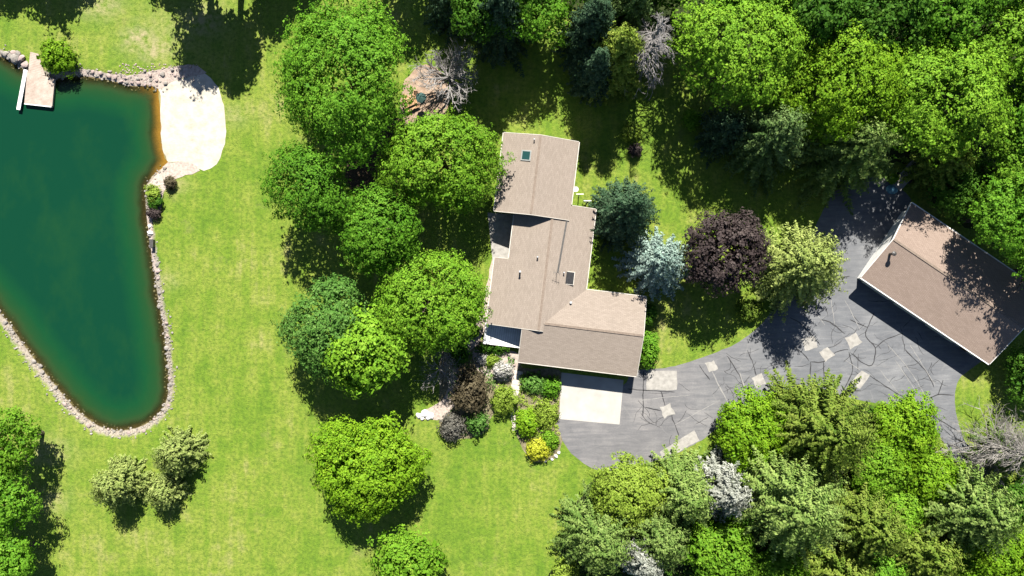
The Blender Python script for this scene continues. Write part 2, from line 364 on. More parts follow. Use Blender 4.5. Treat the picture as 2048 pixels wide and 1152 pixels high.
def axis(lo, hi, flo, fhi, fine, far):
    a = list(np.arange(flo, fhi + 1e-6, fine)); s = fine
    x = fhi
    while x < far: s *= 1.35; x += s; a.append(x)
    s = fine; x = flo
    while x > -far: s *= 1.35; x -= s; a.insert(0, x)
    return np.array(a)
ax, ay = axis(0, 0, -92, -36, 0.5, 2500), axis(0, 0, -26, 36, 0.5, 2500)
X, Y = np.meshgrid(ax, ay); Z, D, SD = terrain(X, Y)
ny, nx = X.shape
me = bpy.data.meshes.new('ground'); co = np.stack([X, Y, Z], -1).reshape(-1, 3)
idx = np.arange(nx * ny).reshape(ny, nx)
fq = np.stack([idx[:-1, :-1], idx[:-1, 1:], idx[1:, 1:], idx[1:, :-1]], -1).reshape(-1, 4)
def fill(me, co, fq):
    me.vertices.add(len(co)); me.vertices.foreach_set('co', co.astype(np.float32).ravel())
    k = fq.shape[1]; me.loops.add(fq.size); me.loops.foreach_set('vertex_index', fq.astype(np.int32).ravel())
    me.polygons.add(len(fq)); me.polygons.foreach_set('loop_start', np.arange(0, fq.size, k, dtype=np.int32))
    me.update(calc_edges=True)
fill(me, co, fq)
WORN = np.zeros_like(X)
for wx, wy, wr, ws in ((280, 74, 2.2, 1.0), (310, 98, 2.5, .9), (262, 92, 1.6, .6), (400, 40, 3.5, .7), (200, 8, 3.0, .7), (330, 70, 5.5, .35), (95, 905, 3.0, .6), (100, 1000, 2.5, .6), (345, 372, 2.0, .5), (470, 230, 2.0, .45), (330, 560, 2.0, .4)):
    w_ = P(wx, wy); WORN = np.maximum(WORN, ws * np.exp(-((X - w_.x) ** 2 + ((Y - w_.y) * 1.5) ** 2) / wr ** 2))
for nm, arr in (('shore', np.clip(D, -20, 20)), ('sandy', SD), ('worn', WORN)):
    at = me.attributes.new(nm, 'FLOAT', 'POINT'); at.data.foreach_set('value', arr.astype(np.float32).ravel())
me.polygons.foreach_set('use_smooth', np.ones(len(fq), bool))
tag(link('ground', me, M['lawn']), kind='structure')

def sheet(name, poly, mat, dz, follow=False, grid=0.7, parent=None, kind='structure'):
    """a sheet lying dz above the ground inside a 2-D outline, filled with a real triangulation"""
    pts = [Vector(p[:2]) for p in poly]; n = len(pts)
    if follow:
        xs = [p.x for p in pts]; ys = [p.y for p in pts]
        gx, gy = np.meshgrid(np.arange(min(xs), max(xs), grid), np.arange(min(ys), max(ys), grid))
        ok = inside(pts, gx, gy) & (dist_poly(pts, gx, gy) > grid * 0.35)
        pts = pts + [Vector((a, c)) for a, c in zip(gx[ok], gy[ok])]
    r = delaunay_2d_cdt(pts, [(i, (i + 1) % n) for i in range(n)], [], 1, 1e-5)
    vx = np.array([p.x for p in r[0]]); vy = np.array([p.y for p in r[0]])
    vz = (terrain(vx, vy)[0] if follow else np.zeros(len(vx))) + dz
    me = bpy.data.meshes.new(name); me.from_pydata(list(zip(vx, vy, vz)), [], [tuple(f) for f in r[2]]); me.update()
    bm = bmesh.new(); bm.from_mesh(me)
    for f in bm.faces:
        if f.normal.z < 0: f.normal_flip()
    bm.to_mesh(me); bm.free()
    o = link(name, me, mat, parent)
    if kind: tag(o, kind=kind)
    return o

# water surface: grid over the pond, carries its depth
def build_water():
    big = smooth_poly(px2(POND_PX), True, 0.8)
    xs = [p.x for p in big]; ys = [p.y for p in big]
    o = sheet('pond_water', big, M['water'], 0.0, True, 0.8)
    me = o.data; nv = len(me.vertices); c = np.zeros(nv * 3, np.float32); me.vertices.foreach_get('co', c); c = c.reshape(-1, 3)
    z, d, s = terrain(c[:, 0], c[:, 1])
    at = me.attributes.new('depth', 'FLOAT', 'POINT'); at.data.foreach_set('value', np.clip(WATER_Z - z, 0, 5).astype(np.float32))
    c[:, 2] = WATER_Z; me.vertices.foreach_set('co', c.ravel()); me.update()
build_water()
sheet('beach_sand', BEACH, M['sand'], 0.02, True, 0.6)

# ------------------------------------------------------------------ drive, paths, beds
DRIVE_PX = [(1119, 838), (1120, 862), (1130, 890), (1152, 915), (1195, 940), (1250, 936), (1330, 916), (1395, 885), (1440, 852), (1500, 808), (1560, 782), (1640, 782), (1720, 800), (1800, 818),
            (1860, 850), (1900, 905), (1930, 950), (1985, 1010), (2070, 1075), (2180, 1150), (2210, 1110), (2100, 1030), (2000, 960), (1946, 905), (1921, 860), (1910, 805), (1917, 760), (1945, 735), (1962, 712),
            (1880, 650), (1760, 570), (1735, 545), (1760, 500), (1800, 440), (1822, 400), (1790, 372), (1740, 352), (1690, 362), (1655, 405), (1630, 455), (1600, 530), (1560, 600), (1520, 650), (1470, 688), (1400, 716),
            (1340, 734), (1288, 738), (1262, 745), (1240, 775)]
drive = sheet('driveway', smooth_poly(px2(DRIVE_PX), True, 0.6, 0.05, 3), M['asphalt'], 0.012)
apron = sheet('garage_apron', [P(*p).to_2d() for p in ((1123, 745), (1247, 760), (1239, 849), (1118, 838))], M['concrete'], 0.022)
def ribbon(pts, w, rs, step=0.5):
    q = smooth_poly(pts, False, step, 0.05, rs); L = []; Rr = []
    rr = random.Random(rs)
    for i, p in enumerate(q):
        d = (q[min(i + 1, len(q) - 1)] - q[max(i - 1, 0)]).normalized(); nrm = Vector((-d.y, d.x)); ww = w * rr.uniform(0.6, 1.3) * (0.5 if i in (0, len(q) - 1) else 1)
        L.append(p + nrm * ww / 2); Rr.append(p - nrm * ww / 2)
    return L, Rr
def strip(name, pxs, w, mat, z, parent, rs):
    L, Rr = ribbon(px2(pxs), w, rs); n = len(L); m = MB()
    m.add([(p.x, p.y, z) for p in L] + [(p.x, p.y, z) for p in Rr], [(i, n + i, n + i + 1, i + 1) for i in range(n - 1)])
    o = m.build(name, mat, parent); return o
PATCH = [[(1295, 741), (1353, 741), (1354, 780), (1292, 781)], [(1320, 815), (1340, 807), (1350, 827), (1328, 836)], [(1318, 905), (1388, 860), (1399, 881), (1330, 919)],
         [(1410, 726), (1429, 721), (1435, 738), (1418, 745)], [(1503, 755), (1522, 747), (1533, 767), (1512, 776)], [(1603, 679), (1628, 672), (1635, 694), (1610, 703)],
         [(1637, 705), (1655, 695), (1670, 710), (1650, 723)], [(1690, 675), (1713, 665), (1725, 685), (1700, 699)], [(1703, 766), (1722, 740), (1741, 751), (1720, 779)]]
for i, q in enumerate(PATCH):
    rr = random.Random(i); pts = []
    c = px2(q)
    for a in range(4):
        for t in (0, 0.33, 0.66):
            p = c[a].lerp(c[(a + 1) % 4], t); pts.append((p.x + rr.uniform(-.10, .10), p.y + rr.uniform(-.10, .10)))
    MB().prism(pts, 0.008, 0.026).build('concrete_patch', M['patch'], drive)
CR = [[(1287, 742), (1286, 790), (1286, 832)], [(1322, 782), (1330, 812)], [(1343, 832), (1358, 872)], [(1455, 712), (1478, 750), (1490, 785)], [(1495, 700), (1506, 728), (1513, 752)],
      [(1640, 640), (1660, 645), (1690, 668)], [(1748, 626), (1738, 650), (1731, 672), (1750, 696), (1744, 730), (1722, 724), (1706, 708)], [(1750, 696), (1770, 680), (1804, 667)],
      [(1698, 704), (1705, 740), (1693, 770), (1689, 783), (1722, 781)], [(1735, 748), (1785, 781), (1840, 812), (1856, 798), (1876, 789), (1908, 790)], [(1876, 789), (1886, 760)],
      [(1621, 724), (1620, 775)], [(1647, 724), (1649, 772)], [(1621, 724), (1647, 723), (1672, 704), (1696, 699)], [(1840, 812), (1880, 840), (1915, 862)], [(1585, 690), (1604, 706), (1618, 722)],
      [(1580, 635), (1605, 650), (1640, 690)], [(1545, 730), (1560, 760)], [(1655, 560), (1700, 552)], [(1255, 778), (1350, 784)], [(1290, 815), (1322, 822)], [(1880, 900), (1925, 882)], [(1398, 730), (1420, 760)],
      [(1810, 700), (1850, 740), (1868, 775)], [(1700, 640), (1735, 655)]]
for i, c in enumerate(CR): strip('sealed_crack', c, 0.13, M['crack'], 0.017, drive, i)
rc = random.Random(11)
for i in range(120):
    x_, y_ = rc.choice([(rc.uniform(1270, 1420), rc.uniform(760, 880)), (rc.uniform(1440, 1600), rc.uniform(690, 780)), (rc.uniform(1600, 1880), rc.uniform(600, 800)), (rc.uniform(1680, 1890), rc.uniform(640, 830))])
    if not inside([P(*q).to_2d() for q in DRIVE_PX], np.array([P(x_, y_).x]), np.array([P(x_, y_).y]))[0]: continue
    a_ = rc.choice([0.5, 0.6, 2.1, 1.2, 2.6]) + rc.uniform(-.3, .3); pts_ = [(x_, y_)]
    for k in range(rc.randint(2, 4)):
        a_ += rc.uniform(-.5, .5); x_ += math.cos(a_) * rc.uniform(8, 18); y_ += math.sin(a_) * rc.uniform(6, 14); pts_.append((x_, y_))
    pw = [P(*q).to_2d() for q in pts_]
    if dist_poly([P(*q).to_2d() for q in DRIVE_PX], np.array([p.x for p in pw]), np.array([p.y for p in pw])).min() < .5: continue
    strip('crack', pts_, rc.uniform(.035, .075), M['crack'], 0.0165 + i * 1e-5, drive, 200 + i)
SCAR = [[(1424, 742), (1440, 775), (1463, 818)], [(1480, 745), (1492, 790)], [(1690, 720), (1720, 740)], [(1775, 690), (1815, 735), (1850, 790)], [(1790, 720), (1830, 780)], [(1820, 690), (1870, 770)],
        [(1660, 590), (1670, 650)], [(1690, 600), (1720, 660)], [(1760, 740), (1800, 790)], [(1280, 800), (1380, 790)], [(1350, 850), (1440, 800)], [(1620, 610), (1650, 650)]]
for i, c in enumerate(SCAR): strip('pale_seam', c, 0.16 if i < 2 else 0.07, M['scar'], 0.0175, drive, 50 + i)

sheet('dirt_clearing', smooth_poly(px2([(812, 160), (850, 128), (885, 150), (900, 200), (880, 250), (850, 280), (825, 262), (800, 225)]), True, 0.6, 0.15), M['dirt'], 0.010)
sheet('mulch_bed', smooth_poly(px2([(700, 300), (780, 240), (820, 250), (800, 330), (780, 400), (700, 380)]), True, 0.6, 0.15), M['mulch'], 0.008)
sheet('garden_path', smooth_poly(px2([(990, 500), (975, 560), (965, 620), (945, 660), (930, 690), (915, 690), (900, 760), (885, 800), (850, 820), (850, 838), (885, 838), (905, 815), (925, 790), (935, 710),
                                      (955, 690), (972, 650), (985, 580), (1002, 510)]), True, 0.6, 0.1), M['gravel'], 0.012)
sheet('front_bed', smooth_poly(px2([(885, 700), (940, 680), (1000, 690), (1045, 735), (1122, 745), (1118, 840), (1124, 880), (1110, 915), (1070, 925), (1050, 905), (1035, 870), (1028, 800), (985, 830), (970, 865), (900, 880), (880, 850)]), True, 0.6, 0.12), M['beddirt'], 0.008)
sheet('bank_gravel_bed', smooth_poly(px2([(165, 138), (215, 146), (262, 150), (300, 142), (345, 134), (385, 130), (412, 146), (385, 152), (350, 160), (318, 176), (298, 170), (262, 172), (215, 160), (165, 152)]), True, .6, .1), M['gravel'], 0.03, True)
sheet('grove_floor', smooth_poly(px2([(1195, 950), (1260, 945), (1400, 930), (1455, 900), (1470, 845), (1540, 805), (1640, 800), (1760, 818), (1850, 870), (1905, 960), (1990, 1040), (2120, 1140), (2120, 1300), (1150, 1300), (1140, 1060)]), True, .8, .25), M['shaded_litter'], 0.006)  # dark sheet, paints in the black shade between the grove trees
sheet('woods_floor', smooth_poly(px2([(830, -300), (850, -20), (960, 10), (1100, 20), (1200, 30), (1320, 60), (1420, 120), (1540, 200), (1640, 300), (1700, 330), (1860, 330), (1860, 400), (2060, 540), (2090, 640), (2080, 800), (2500, 900), (2500, -300)]), True, .8, .4), M['shaded_litter'], 0.005)  # same dark sheet, tree shade put into the ground colour
sheet('stone_terrace', smooth_poly(px2([(950, 700), (1035, 706), (1035, 740), (1018, 762), (975, 755), (950, 730)]), True, 0.6, 0.1), M['gravel'], 0.016)
sheet('shore_path', smooth_poly(px2([(333, 326), (380, 324), (400, 342), (372, 350), (345, 362), (328, 385), (320, 420), (304, 440), (306, 500), (314, 540), (305, 540), (295, 470), (291, 430), (292, 390), (300, 362), (318, 342)]), True, 0.6, 0.1), M['gravel'], 0.03, True)
sheet('patio', [P(*p).to_2d() for p in ((975, 425), (1040, 430), (1032, 515), (985, 520))], M['patch'], 0.014)

# ------------------------------------------------------------------ house (local u east, v south -> y = -v)
HA = R(-7)
house = empty('house', (0, 0, 0), HA)
tag(house, 'long single-storey house with tan shingle gable roofs and white eaves', 'house')
def roof_part(name, polys, mat, parent, thick=0.16):
    """polys: lists of (u, v, z) roof planes; each becomes a slab; stores shingle coordinates"""
    m = MB(); uv = []
    for p in polys:
        vs = [Vector((u, -v, z)) for u, v, z in p]; n = len(vs)
        nrm = Vector((0, 0, 0))
        for i in range(n): nrm += vs[i].cross(vs[(i + 1) % n])
        nrm.normalize()
        if nrm.z < 0: vs.reverse(); nrm = -nrm
        k0 = len(m.v)
        m.add(vs + [v - Vector((0, 0, thick)) for v in vs], [tuple(range(n)), tuple(range(n, 2 * n))[::-1]] + [(i, n + i, n + (i + 1) % n, (i + 1) % n) for i in range(n)])
        across = Vector((0, 0, 1)).cross(nrm).normalized(); down = nrm.cross(across)
        for v in vs + vs: uv.append((v.dot(across), v.dot(down), 0.0))
    me = bpy.data.meshes.new(name); me.from_pydata(m.v, [], m.f); me.update()
    at = me.attributes.new('roofuv', 'FLOAT_VECTOR', 'POINT'); at.data.foreach_set('vector', np.array(uv, np.float32).ravel())
    return link(name, me, mat, parent)
def beam(m, a, b2, w, z0, z1):
    """box along a-b in plan with separate end heights"""
    a = Vector(a); b2 = Vector(b2); d = (b2 - a); d2 = Vector((d.x, d.y, 0)).normalized(); nn = Vector((-d2.y, d2.x, 0)) * w / 2
    vs = [a - nn + Vector((0, 0, z0)), a + nn + Vector((0, 0, z0)), a + nn + Vector((0, 0, z1)), a - nn + Vector((0, 0, z1)),
          b2 - nn + Vector((0, 0, z0)), b2 + nn + Vector((0, 0, z0)), b2 + nn + Vector((0, 0, z1)), b2 - nn + Vector((0, 0, z1))]
    m.add(vs, [(3, 2, 1, 0), (4, 5, 6, 7), (0, 1, 5, 4), (1, 2, 6, 5), (2, 3, 7, 6), (3, 0, 4, 7)])
def bar(name, a, b2, w, z0, z1, mat, parent):
    m = MB(); beam(m, (a[0], -a[1], a[2]), (b2[0], -b2[1], b2[2]), w, z0, z1); return m.build(name, mat, parent)
mz = lambda u: 4.4 - 0.25 * abs(u - 4.0)                    # main roof
gz = lambda v: 4.3 - 0.26 * abs(v - 4.0)                    # garage wing roof
NR = 5.3
nz = lambda u: NR - (1.25 / 4.75) * abs(u - 1.25)           # north block roof
r1 = roof_part('roof', [[(-3.45, -19.55, nz(-3.45)), (1.25, -19.55, NR), (1.25, -9.5, NR), (-3.45, -9.5, nz(-3.45))],
                        [(1.25, -19.55, NR), (6.2, -19.55, nz(6.2)), (6.2, -9.5, nz(6.2)), (1.25, -9.5, NR)]], M['shingle'], house)
r2 = roof_part('roof', [[(4.0, -10.5, 4.4), (4.0, 4.95, 4.4), (-2.7, 4.95, mz(-2.7)), (-2.7, -3.65, mz(-2.7)), (-0.85, -3.65, mz(-.85)), (-0.85, -10.4, mz(-.85))],
                        [(4.0, -11.4, 4.4), (9.5, -11.4, mz(9.5)), (9.5, -0.7, mz(9.5)), (4.62, 4.08, mz(4.62)), (4.62, 4.95, mz(4.62)), (4.0, 4.95, 4.4)]], M['shingle'], house)
r3 = roof_part('roof', [[(4.5, 4.0, 4.3), (17.35, 4.0, 4.3), (17.35, 9.35, gz(9.35)), (1.95, 9.35, gz(9.35)), (1.95, 5.08, gz(5.08)), (4.5, 5.08, gz(5.08))],
                        [(4.6, 4.0, 4.3), (9.4, -0.95, gz(-.95)), (17.35, -0.95, gz(-.95)), (17.35, 4.0, 4.3)]], M['shingle'], house)
bar('ridge_cap', (1.25, -19.5, NR), (1.25, -9.55, NR), 0.30, -0.05, 0.05, M['ridge'], r1)
bar('ridge_cap', (4.0, -9.4, 4.4), (4.0, 4.9, 4.4), 0.30, -0.05, 0.05, M['ridge'], r2)
bar('ridge_cap', (4.7, 4.0, 4.3), (17.3, 4.0, 4.3), 0.28, -0.05, 0.04, M['ridge'], r3)
bar('flashing', (6.0, -11.3, mz(6.0)), (5.55, -2.7, mz(5.55)), 0.22, -0.02, 0.05, M['metal'], r2)
def rake(a, b2, par): bar('fascia', a, b2, 0.07, -0.22, 0.015, M['trim'], par)
def gutter(a, b2, par): bar('gutter', a, b2, 0.11, -0.17, -0.03, M['trim'], par)
for us, vs_, par, zf in (((-3.45, 1.25, 6.2), (-19.59, -9.46), r1, nz), ):
    for v in vs_:
        for a, c in ((us[0], us[1]), (us[1], us[2])): rake((a, v, zf(a)), (c, v, zf(c)), par)
gutter((-3.53, -19.55, nz(-3.45)), (-3.53, -9.5, nz(-3.45)), r1); gutter((6.28, -19.55, nz(6.2)), (6.28, -11.5, nz(6.2)), r1)
rake((-2.7, 5.0, mz(-2.7)), (4.0, 5.0, 4.4), r2); rake((4.0, 5.0, 4.4), (4.6, 5.0, mz(4.6)), r2)
rake((-2.7, -3.7, mz(-2.7)), (-0.9, -3.7, mz(-.9)), r2); rake((6.3, -11.45, mz(6.3)), (9.5, -11.45, mz(9.5)), r2)
gutter((-2.78, -3.65, mz(-2.7)), (-2.78, 4.95, mz(-2.7)), r2); gutter((-0.93, -9.4, mz(-.85)), (-0.93, -3.8, mz(-.85)), r2); gutter((9.58, -11.4, mz(9.5)), (9.58, -1.0, mz(9.5)), r2)
rake((17.4, 4.0, 4.3), (17.4, 9.35, gz(9.35)), r3); rake((17.4, -0.95, gz(-.95)), (17.4, 4.0, 4.3), r3); rake((1.9, 5.1, gz(5.1)), (1.9, 9.35, gz(9.35)), r3)
gutter((1.95, 9.43, gz(9.35)), (17.35, 9.43, gz(9.35)), r3); gutter((9.6, -1.03, gz(-.95)), (17.35, -1.03, gz(-.95)), r3)
# walls: prisms up to the underside of the roofs
def wall(pts, zs):
    m = MB(); m.prism([(u, -v) for u, v in pts], 0.0, zs); return m.build('wall', M['siding'], house)
t = 0.2
wall([(-2.9, -19.0), (1.25, -19.0), (5.7, -19.0), (5.7, -9.9), (1.25, -9.9), (-2.9, -9.9)], [z - t for z in (nz(-2.9), NR, nz(5.7), nz(5.7), NR, nz(-2.9))])
wall([(-0.35, -9.88), (4.0, -9.88), (4.0, 4.4), (-2.2, 4.4), (-2.2, -3.2), (-0.35, -3.2)], [z - t for z in (mz(-.35), 4.4, 4.4, mz(-2.2), mz(-2.2), mz(-.35))])
wall([(4.01, -10.9), (9.0, -10.9), (9.0, 0.4), (4.01, 0.4)], [z - t for z in (4.4, mz(9.0), mz(9.0), 4.4)])
wall([(4.02, -0.4), (16.9, -0.4), (16.9, 4.0), (16.9, 8.85), (2.4, 8.85), (2.4, 4.42), (4.02, 4.42), (4.02, 4.0)], [z - t for z in (gz(-.4), gz(-.4), 4.3, gz(8.85), gz(8.85), gz(4.9), gz(4.9), 4.3)])
def window(u, v, w, z0, z1, face):
    """face: 'S','N','E','W' wall of the house"""
    d = 0.06
    m = MB(); g = MB()
    if face in 'SN':
        s = 1 if face == 'S' else -1; y0, y1 = sorted((-v, -v - s * d)); m.box(u - w / 2 - .08, u + w / 2 + .08, y0, y1, z0 - .08, z1 + .08)
        y0, y1 = sorted((-v - s * 0.01, -v - s * (d + .015))); g.box(u - w / 2, u + w / 2, y0, y1, z0, z1)
    else:
        s = 1 if face == 'E' else -1; x0, x1 = sorted((u, u + s * d)); m.box(x0, x1, -v - w / 2 - .08, -v + w / 2 + .08, z0 - .08, z1 + .08)
        x0, x1 = sorted((u + s * .01, u + s * (d + .015))); g.box(x0, x1, -v - w / 2, -v + w / 2, z0, z1)
    f = m.build('window', M['white'], house); g.build('pane', M['glass'], f)
for u in (-1.0, 3.6): window(u, -19.0, 1.6, 1.0, 2.3, 'N')
for v in (-17, -13): window(-2.9, v, 1.8, 0.9, 2.4, 'W'); window(5.7, v, 1.4, 1.0, 2.3, 'E')
for v in (-7.0,): window(-0.35, v, 2.4, 0.1, 2.2, 'W')
for v in (-1.5, 2.0): window(-2.2, v, 1.6, 0.9, 2.2, 'W')
for v in (-9, -6, -3): window(9.0, v, 1.3, 0.9, 2.2, 'E')
window(0.2, 4.4, 2.2, 1.2, 3.0, 'S'); window(16.9, 2.0, 1.2, 0.9, 2.1, 'E')
m = MB(); m.box(8.4, 14.0, -8.93, -8.85, 0.02, 2.3); gd = m.build('garage_door', M['white'], house)
for i in range(4): MB().box(8.45, 13.95, -8.96, -8.93, 0.05 + i * 0.565, 0.57 + i * 0.565).build('door_panel', M['white'], gd)
MB().box(4.0, 5.0, -8.92, -8.85, 0.05, 2.15).build('front_door', M['darkwood'], house)
# roof fittings
def hloc(px, py, h):
    w = P(px, py, h); c, s = math.cos(-HA), math.sin(-HA)
    return (w.x * c - w.y * s, w.x * s + w.y * c)
def tilted_box(name, cx, cy, su, sv, zf, z0, z1, mat, par, inner=None):
    m = MB(); pts = [(cx - su, cy - sv), (cx + su, cy - sv), (cx + su, cy + sv), (cx - su, cy + sv)]
    zz = [zf(p[0]) for p in pts]; m.prism(pts, [z + z0 for z in zz], [z + z1 for z in zz]); return m.build(name, mat, par)
sx, sy = hloc(1052, 311, 4.9)
sk = tilted_box('skylight', sx, sy, 0.62, 0.66, nz, -0.02, 0.12, M['frame'], house)
tilted_box('pane', sx, sy, 0.48, 0.52, nz, 0.08, 0.135, M['glass'], sk)
sx, sy = hloc(1140, 556, 3.9)
ch = MB(); ch.box(sx - .58, sx + .58, sy - .85, sy + .85, mz(sx) - .3, mz(sx) + .10); ch = ch.build('roof_hatch', M['trim'], house)
m = MB(); m.box(sx - .50, sx + .50, sy - .76, sy + .76, mz(sx) + .09, mz(sx) + .14); m.build('hatch_glass', M['rubber'], ch)
for px, py, hh, rr, zf in ((1040, 543, .9, .11, mz), (1075, 514, .45, .08, mz), (1128, 545, .4, .07, mz), (1142, 605, .3, .12, mz), (1068, 283, .4, .07, nz)):
    a, c = hloc(px, py, 4.0); m = MB(); z = zf(a); m.lathe(a, c, [(rr, z - .2), (rr, z + hh), (rr * 1.35, z + hh), (rr * 1.35, z + hh + .07)], 10); m.build('vent_pipe', M['galv'], house)
a, c = hloc(1113, 546, 4.1); m = MB(); z = mz(a)
m.tube([(a, c, z - .1), (a, c, z + 1.3)], 0.035, 6); m.tube([(a - .5, c, z + 1.2), (a + .5, c, z + 1.2)], 0.02, 5)
for i in range(4): m.tube([(a - .4 + .25 * i, c - .3, z + 1.2), (a - .4 + .25 * i, c + .3, z + 1.2)], 0.015, 4)
m.build('antenna', M['metal'], house)
# satellite dish on the east eave
a, c = hloc(1146, 378, 3.5); m = MB(); m.tube([(a, c, 2.9), (a + .3, c, 3.5)], .035, 6)
m.lathe(a + .35, c, [(.05, 3.5), (.25, 3.56), (.36, 3.66), (.34, 3.68), (.22, 3.59), (.04, 3.55)], 14); m.build('satellite_dish', M['white'], house)

# ------------------------------------------------------------------ detached garage
d = Vector((0.829, -0.5592, 0)).normalized(); ga = math.atan2(d.y, d.x)
gar = empty('detached_garage', (45.13, 1.355, 0), ga)
tag(gar, 'detached garage with reddish tan shingle gable roof beside the asphalt yard', 'garage')
GL, GW, GE, GR = 20.0, 11.65, 2.9, 4.65
hz = lambda y: GR - (GR - GE) * abs(y - GW / 2) / (GW / 2)
def groof():
    global house
    rp = roof_part('roof', [[(0, 0, GE), (GL, 0, GE), (GL, -GW / 2, GR), (0, -GW / 2, GR)], [(0, -GW / 2, GR), (GL, -GW / 2, GR), (GL, -GW, GE), (0, -GW, GE)]], M['shingle2'], gar)
    bar('ridge_cap', (0.05, -GW / 2, GR), (GL - .05, -GW / 2, GR), 0.28, -0.05, 0.04, M['ridge'], rp)
    for x in (-0.04, GL + .04):
        bar('fascia', (x, 0, GE), (x, -GW / 2, GR), 0.07, -.2, .015, M['white'], rp); bar('fascia', (x, -GW / 2, GR), (x, -GW, GE), 0.07, -.2, .015, M['white'], rp)
    bar('gutter', (0, 0.08, GE), (GL, 0.08, GE), 0.14, -.16, -.03, M['white'], rp); bar('gutter', (0, -GW - .08, GE), (GL, -GW - .08, GE), 0.14, -.16, -.03, M['white'], rp)
groof()
m = MB(); y0, y1 = 0.45, GW - 0.45
vs = [(x, y, z) for x in (0.75, GL - .45) for y, z in ((y0, 0), (y1, 0), (y1, hz(y1) - .18), (GW / 2, GR - .18), (y0, hz(y0) - .18))]
m.add(vs, [(0, 1, 2, 3, 4), (9, 8, 7, 6, 5), (0, 5, 6, 1), (1, 6, 7, 2), (2, 7, 8, 3), (3, 8, 9, 4), (4, 9, 5, 0)]); m.build('wall', M['white'], gar)
for x in (1.5, 6.6, 11.7):
    g = MB().box(x, x + 4.2, 0.37, 0.45, 0.02, 2.1).build('garage_door', M['white'], gar)
    for i in range(4): MB().box(x + .05, x + 4.15, 0.34, 0.37, 0.05 + i * .515, 0.52 + i * .515).build('door_panel', M['white'], g)
MB().box(17.2, 18.1, 0.38, 0.45, 0.02, 2.05).build('side_door', M['darkwood'], gar)
w = P(1780, 508, 4.2) - gar.location; x = w.x * math.cos(ga) + w.y * math.sin(ga); y = -w.x * math.sin(ga) + w.y * math.cos(ga)
m = MB(); m.lathe(x, y, [(.16, hz(y) - .2), (.16, hz(y) + 1.0), (.30, hz(y) + 1.02), (.30, hz(y) + 1.1), (.05, hz(y) + 1.25)], 12); m.build('flue_pipe', M['metal'], gar)

# ------------------------------------------------------------------ porch deck, dock
dk = empty('porch_deck', (0, 0, 0), HA); tag(dk, 'raised white porch deck in the corner below the south gable', 'deck')
def P_loc(px, py, h): return hloc(px, py, h)
for i in range(17):
    u0 = -2.9 + i * 0.29
    MB().box(u0, u0 + 0.27, -7.75, -4.42, 0.98, 1.03).build('plank', M['white'], dk)
MB().box(-2.85, 1.95, -7.74, -7.66, 0.72, 0.975).build('rim_joist', M['white'], dk)
MB().box(-2.88, -2.80, -7.65, -4.5, 0.72, 0.975).build('rim_joist', M['white'], dk)
for u in (-2.7, -0.4, 1.8): MB().box(u - .07, u + .07, -7.6, -7.46, 0, 0.72).build('post', M['white'], dk)

dock = empty('dock', P(75, 160, 0), 0); tag(dock, 'weathered plank swimming dock with white edge boards on the pond', 'dock')
DA = [P(50, 207).to_2d(), P(104, 213).to_2d(), P(109, 158).to_2d(), P(56, 142).to_2d()]
o2 = dock.location.to_2d(); q = [p - o2 for p in DA]
N = 22
for i in range(N):
    t0, t1 = i / N, (i + 0.93) / N
    a, b2, c2, d2 = q[0].lerp(q[3], t0), q[1].lerp(q[2], t0), q[1].lerp(q[2], t1), q[0].lerp(q[3], t1)
    zj = random.uniform(-.006, .006)
    MB().prism([a, b2, c2, d2], 0.10 + zj, 0.145 + zj).build('plank', M['wood'], dock)
gw = [P(58, 144), P(92, 152), P(78, 108), P(62, 104)]
gw = [p.to_2d() - o2 for p in gw]
for i in range(12):
    t0, t1 = i / 12, (i + .92) / 12
    MB().prism([gw[0].lerp(gw[3], t0), gw[1].lerp(gw[2], t0), gw[1].lerp(gw[2], t1), gw[0].lerp(gw[3], t1)], 0.105, 0.15).build('gangway_plank', M['wood'], dock)
def edge(name, a, b2, w, z0, z1, mat):
    m = MB(); beam(m, (a.x, a.y, 0), (b2.x, b2.y, 0), w, z0, z1); return m.build(name, mat, dock)
edge('rim_board', q[0] + Vector((0, -.08)), q[1] + Vector((0, -.08)), 0.12, -0.1, 0.16, M['white'])
edge('rim_board', q[1] + Vector((.07, 0)), q[2] + Vector((.07, 0)), 0.1, -0.1, 0.16, M['wood'])
e0, e1 = P(38, 220).to_2d() - o2, P(53, 140).to_2d() - o2
edge('side_board', e0, e1, 0.5, 0.05, 0.17, M['white'])
for p in q + [e0.lerp(e1, .08)]:
    MB().tube([(p.x, p.y, -3.3), (p.x, p.y, 0.09)], 0.09, 8).build('post', M['darkwood'], dock)

# ------------------------------------------------------------------ foliage generators
def leafmesh(name, C, Nn, size, asp, rng, T=None, curl=0.18):
    n = len(C); Nn = Nn / (np.linalg.norm(Nn, axis=1, keepdims=True) + 1e-9)
    if T is None: T = rng.normal(size=(n, 3))
    T = T - (T * Nn).sum(1, keepdims=True) * Nn; T /= np.linalg.norm(T, axis=1, keepdims=True) + 1e-9
    Bv = np.cross(Nn, T); s = size[:, None]
    a = C - T * s * 0.5 - Nn * s * curl; c = C + T * s * 0.5 - Nn * s * curl
    off = T * s * 0.08
    b_ = C + off + Bv * s * asp * 0.5; d_ = C + off - Bv * s * asp * 0.5
    co = np.stack([a, d_, c, b_], 1).reshape(-1, 3)
    me = bpy.data.meshes.new(name); fill(me, co, np.arange(4 * n).reshape(n, 4)); return me

def add_rnd(me, v):
    at = me.attributes.new('rnd', 'FLOAT', 'FACE'); at.data.foreach_set('value', np.clip(v, 0, 1).astype(np.float32))

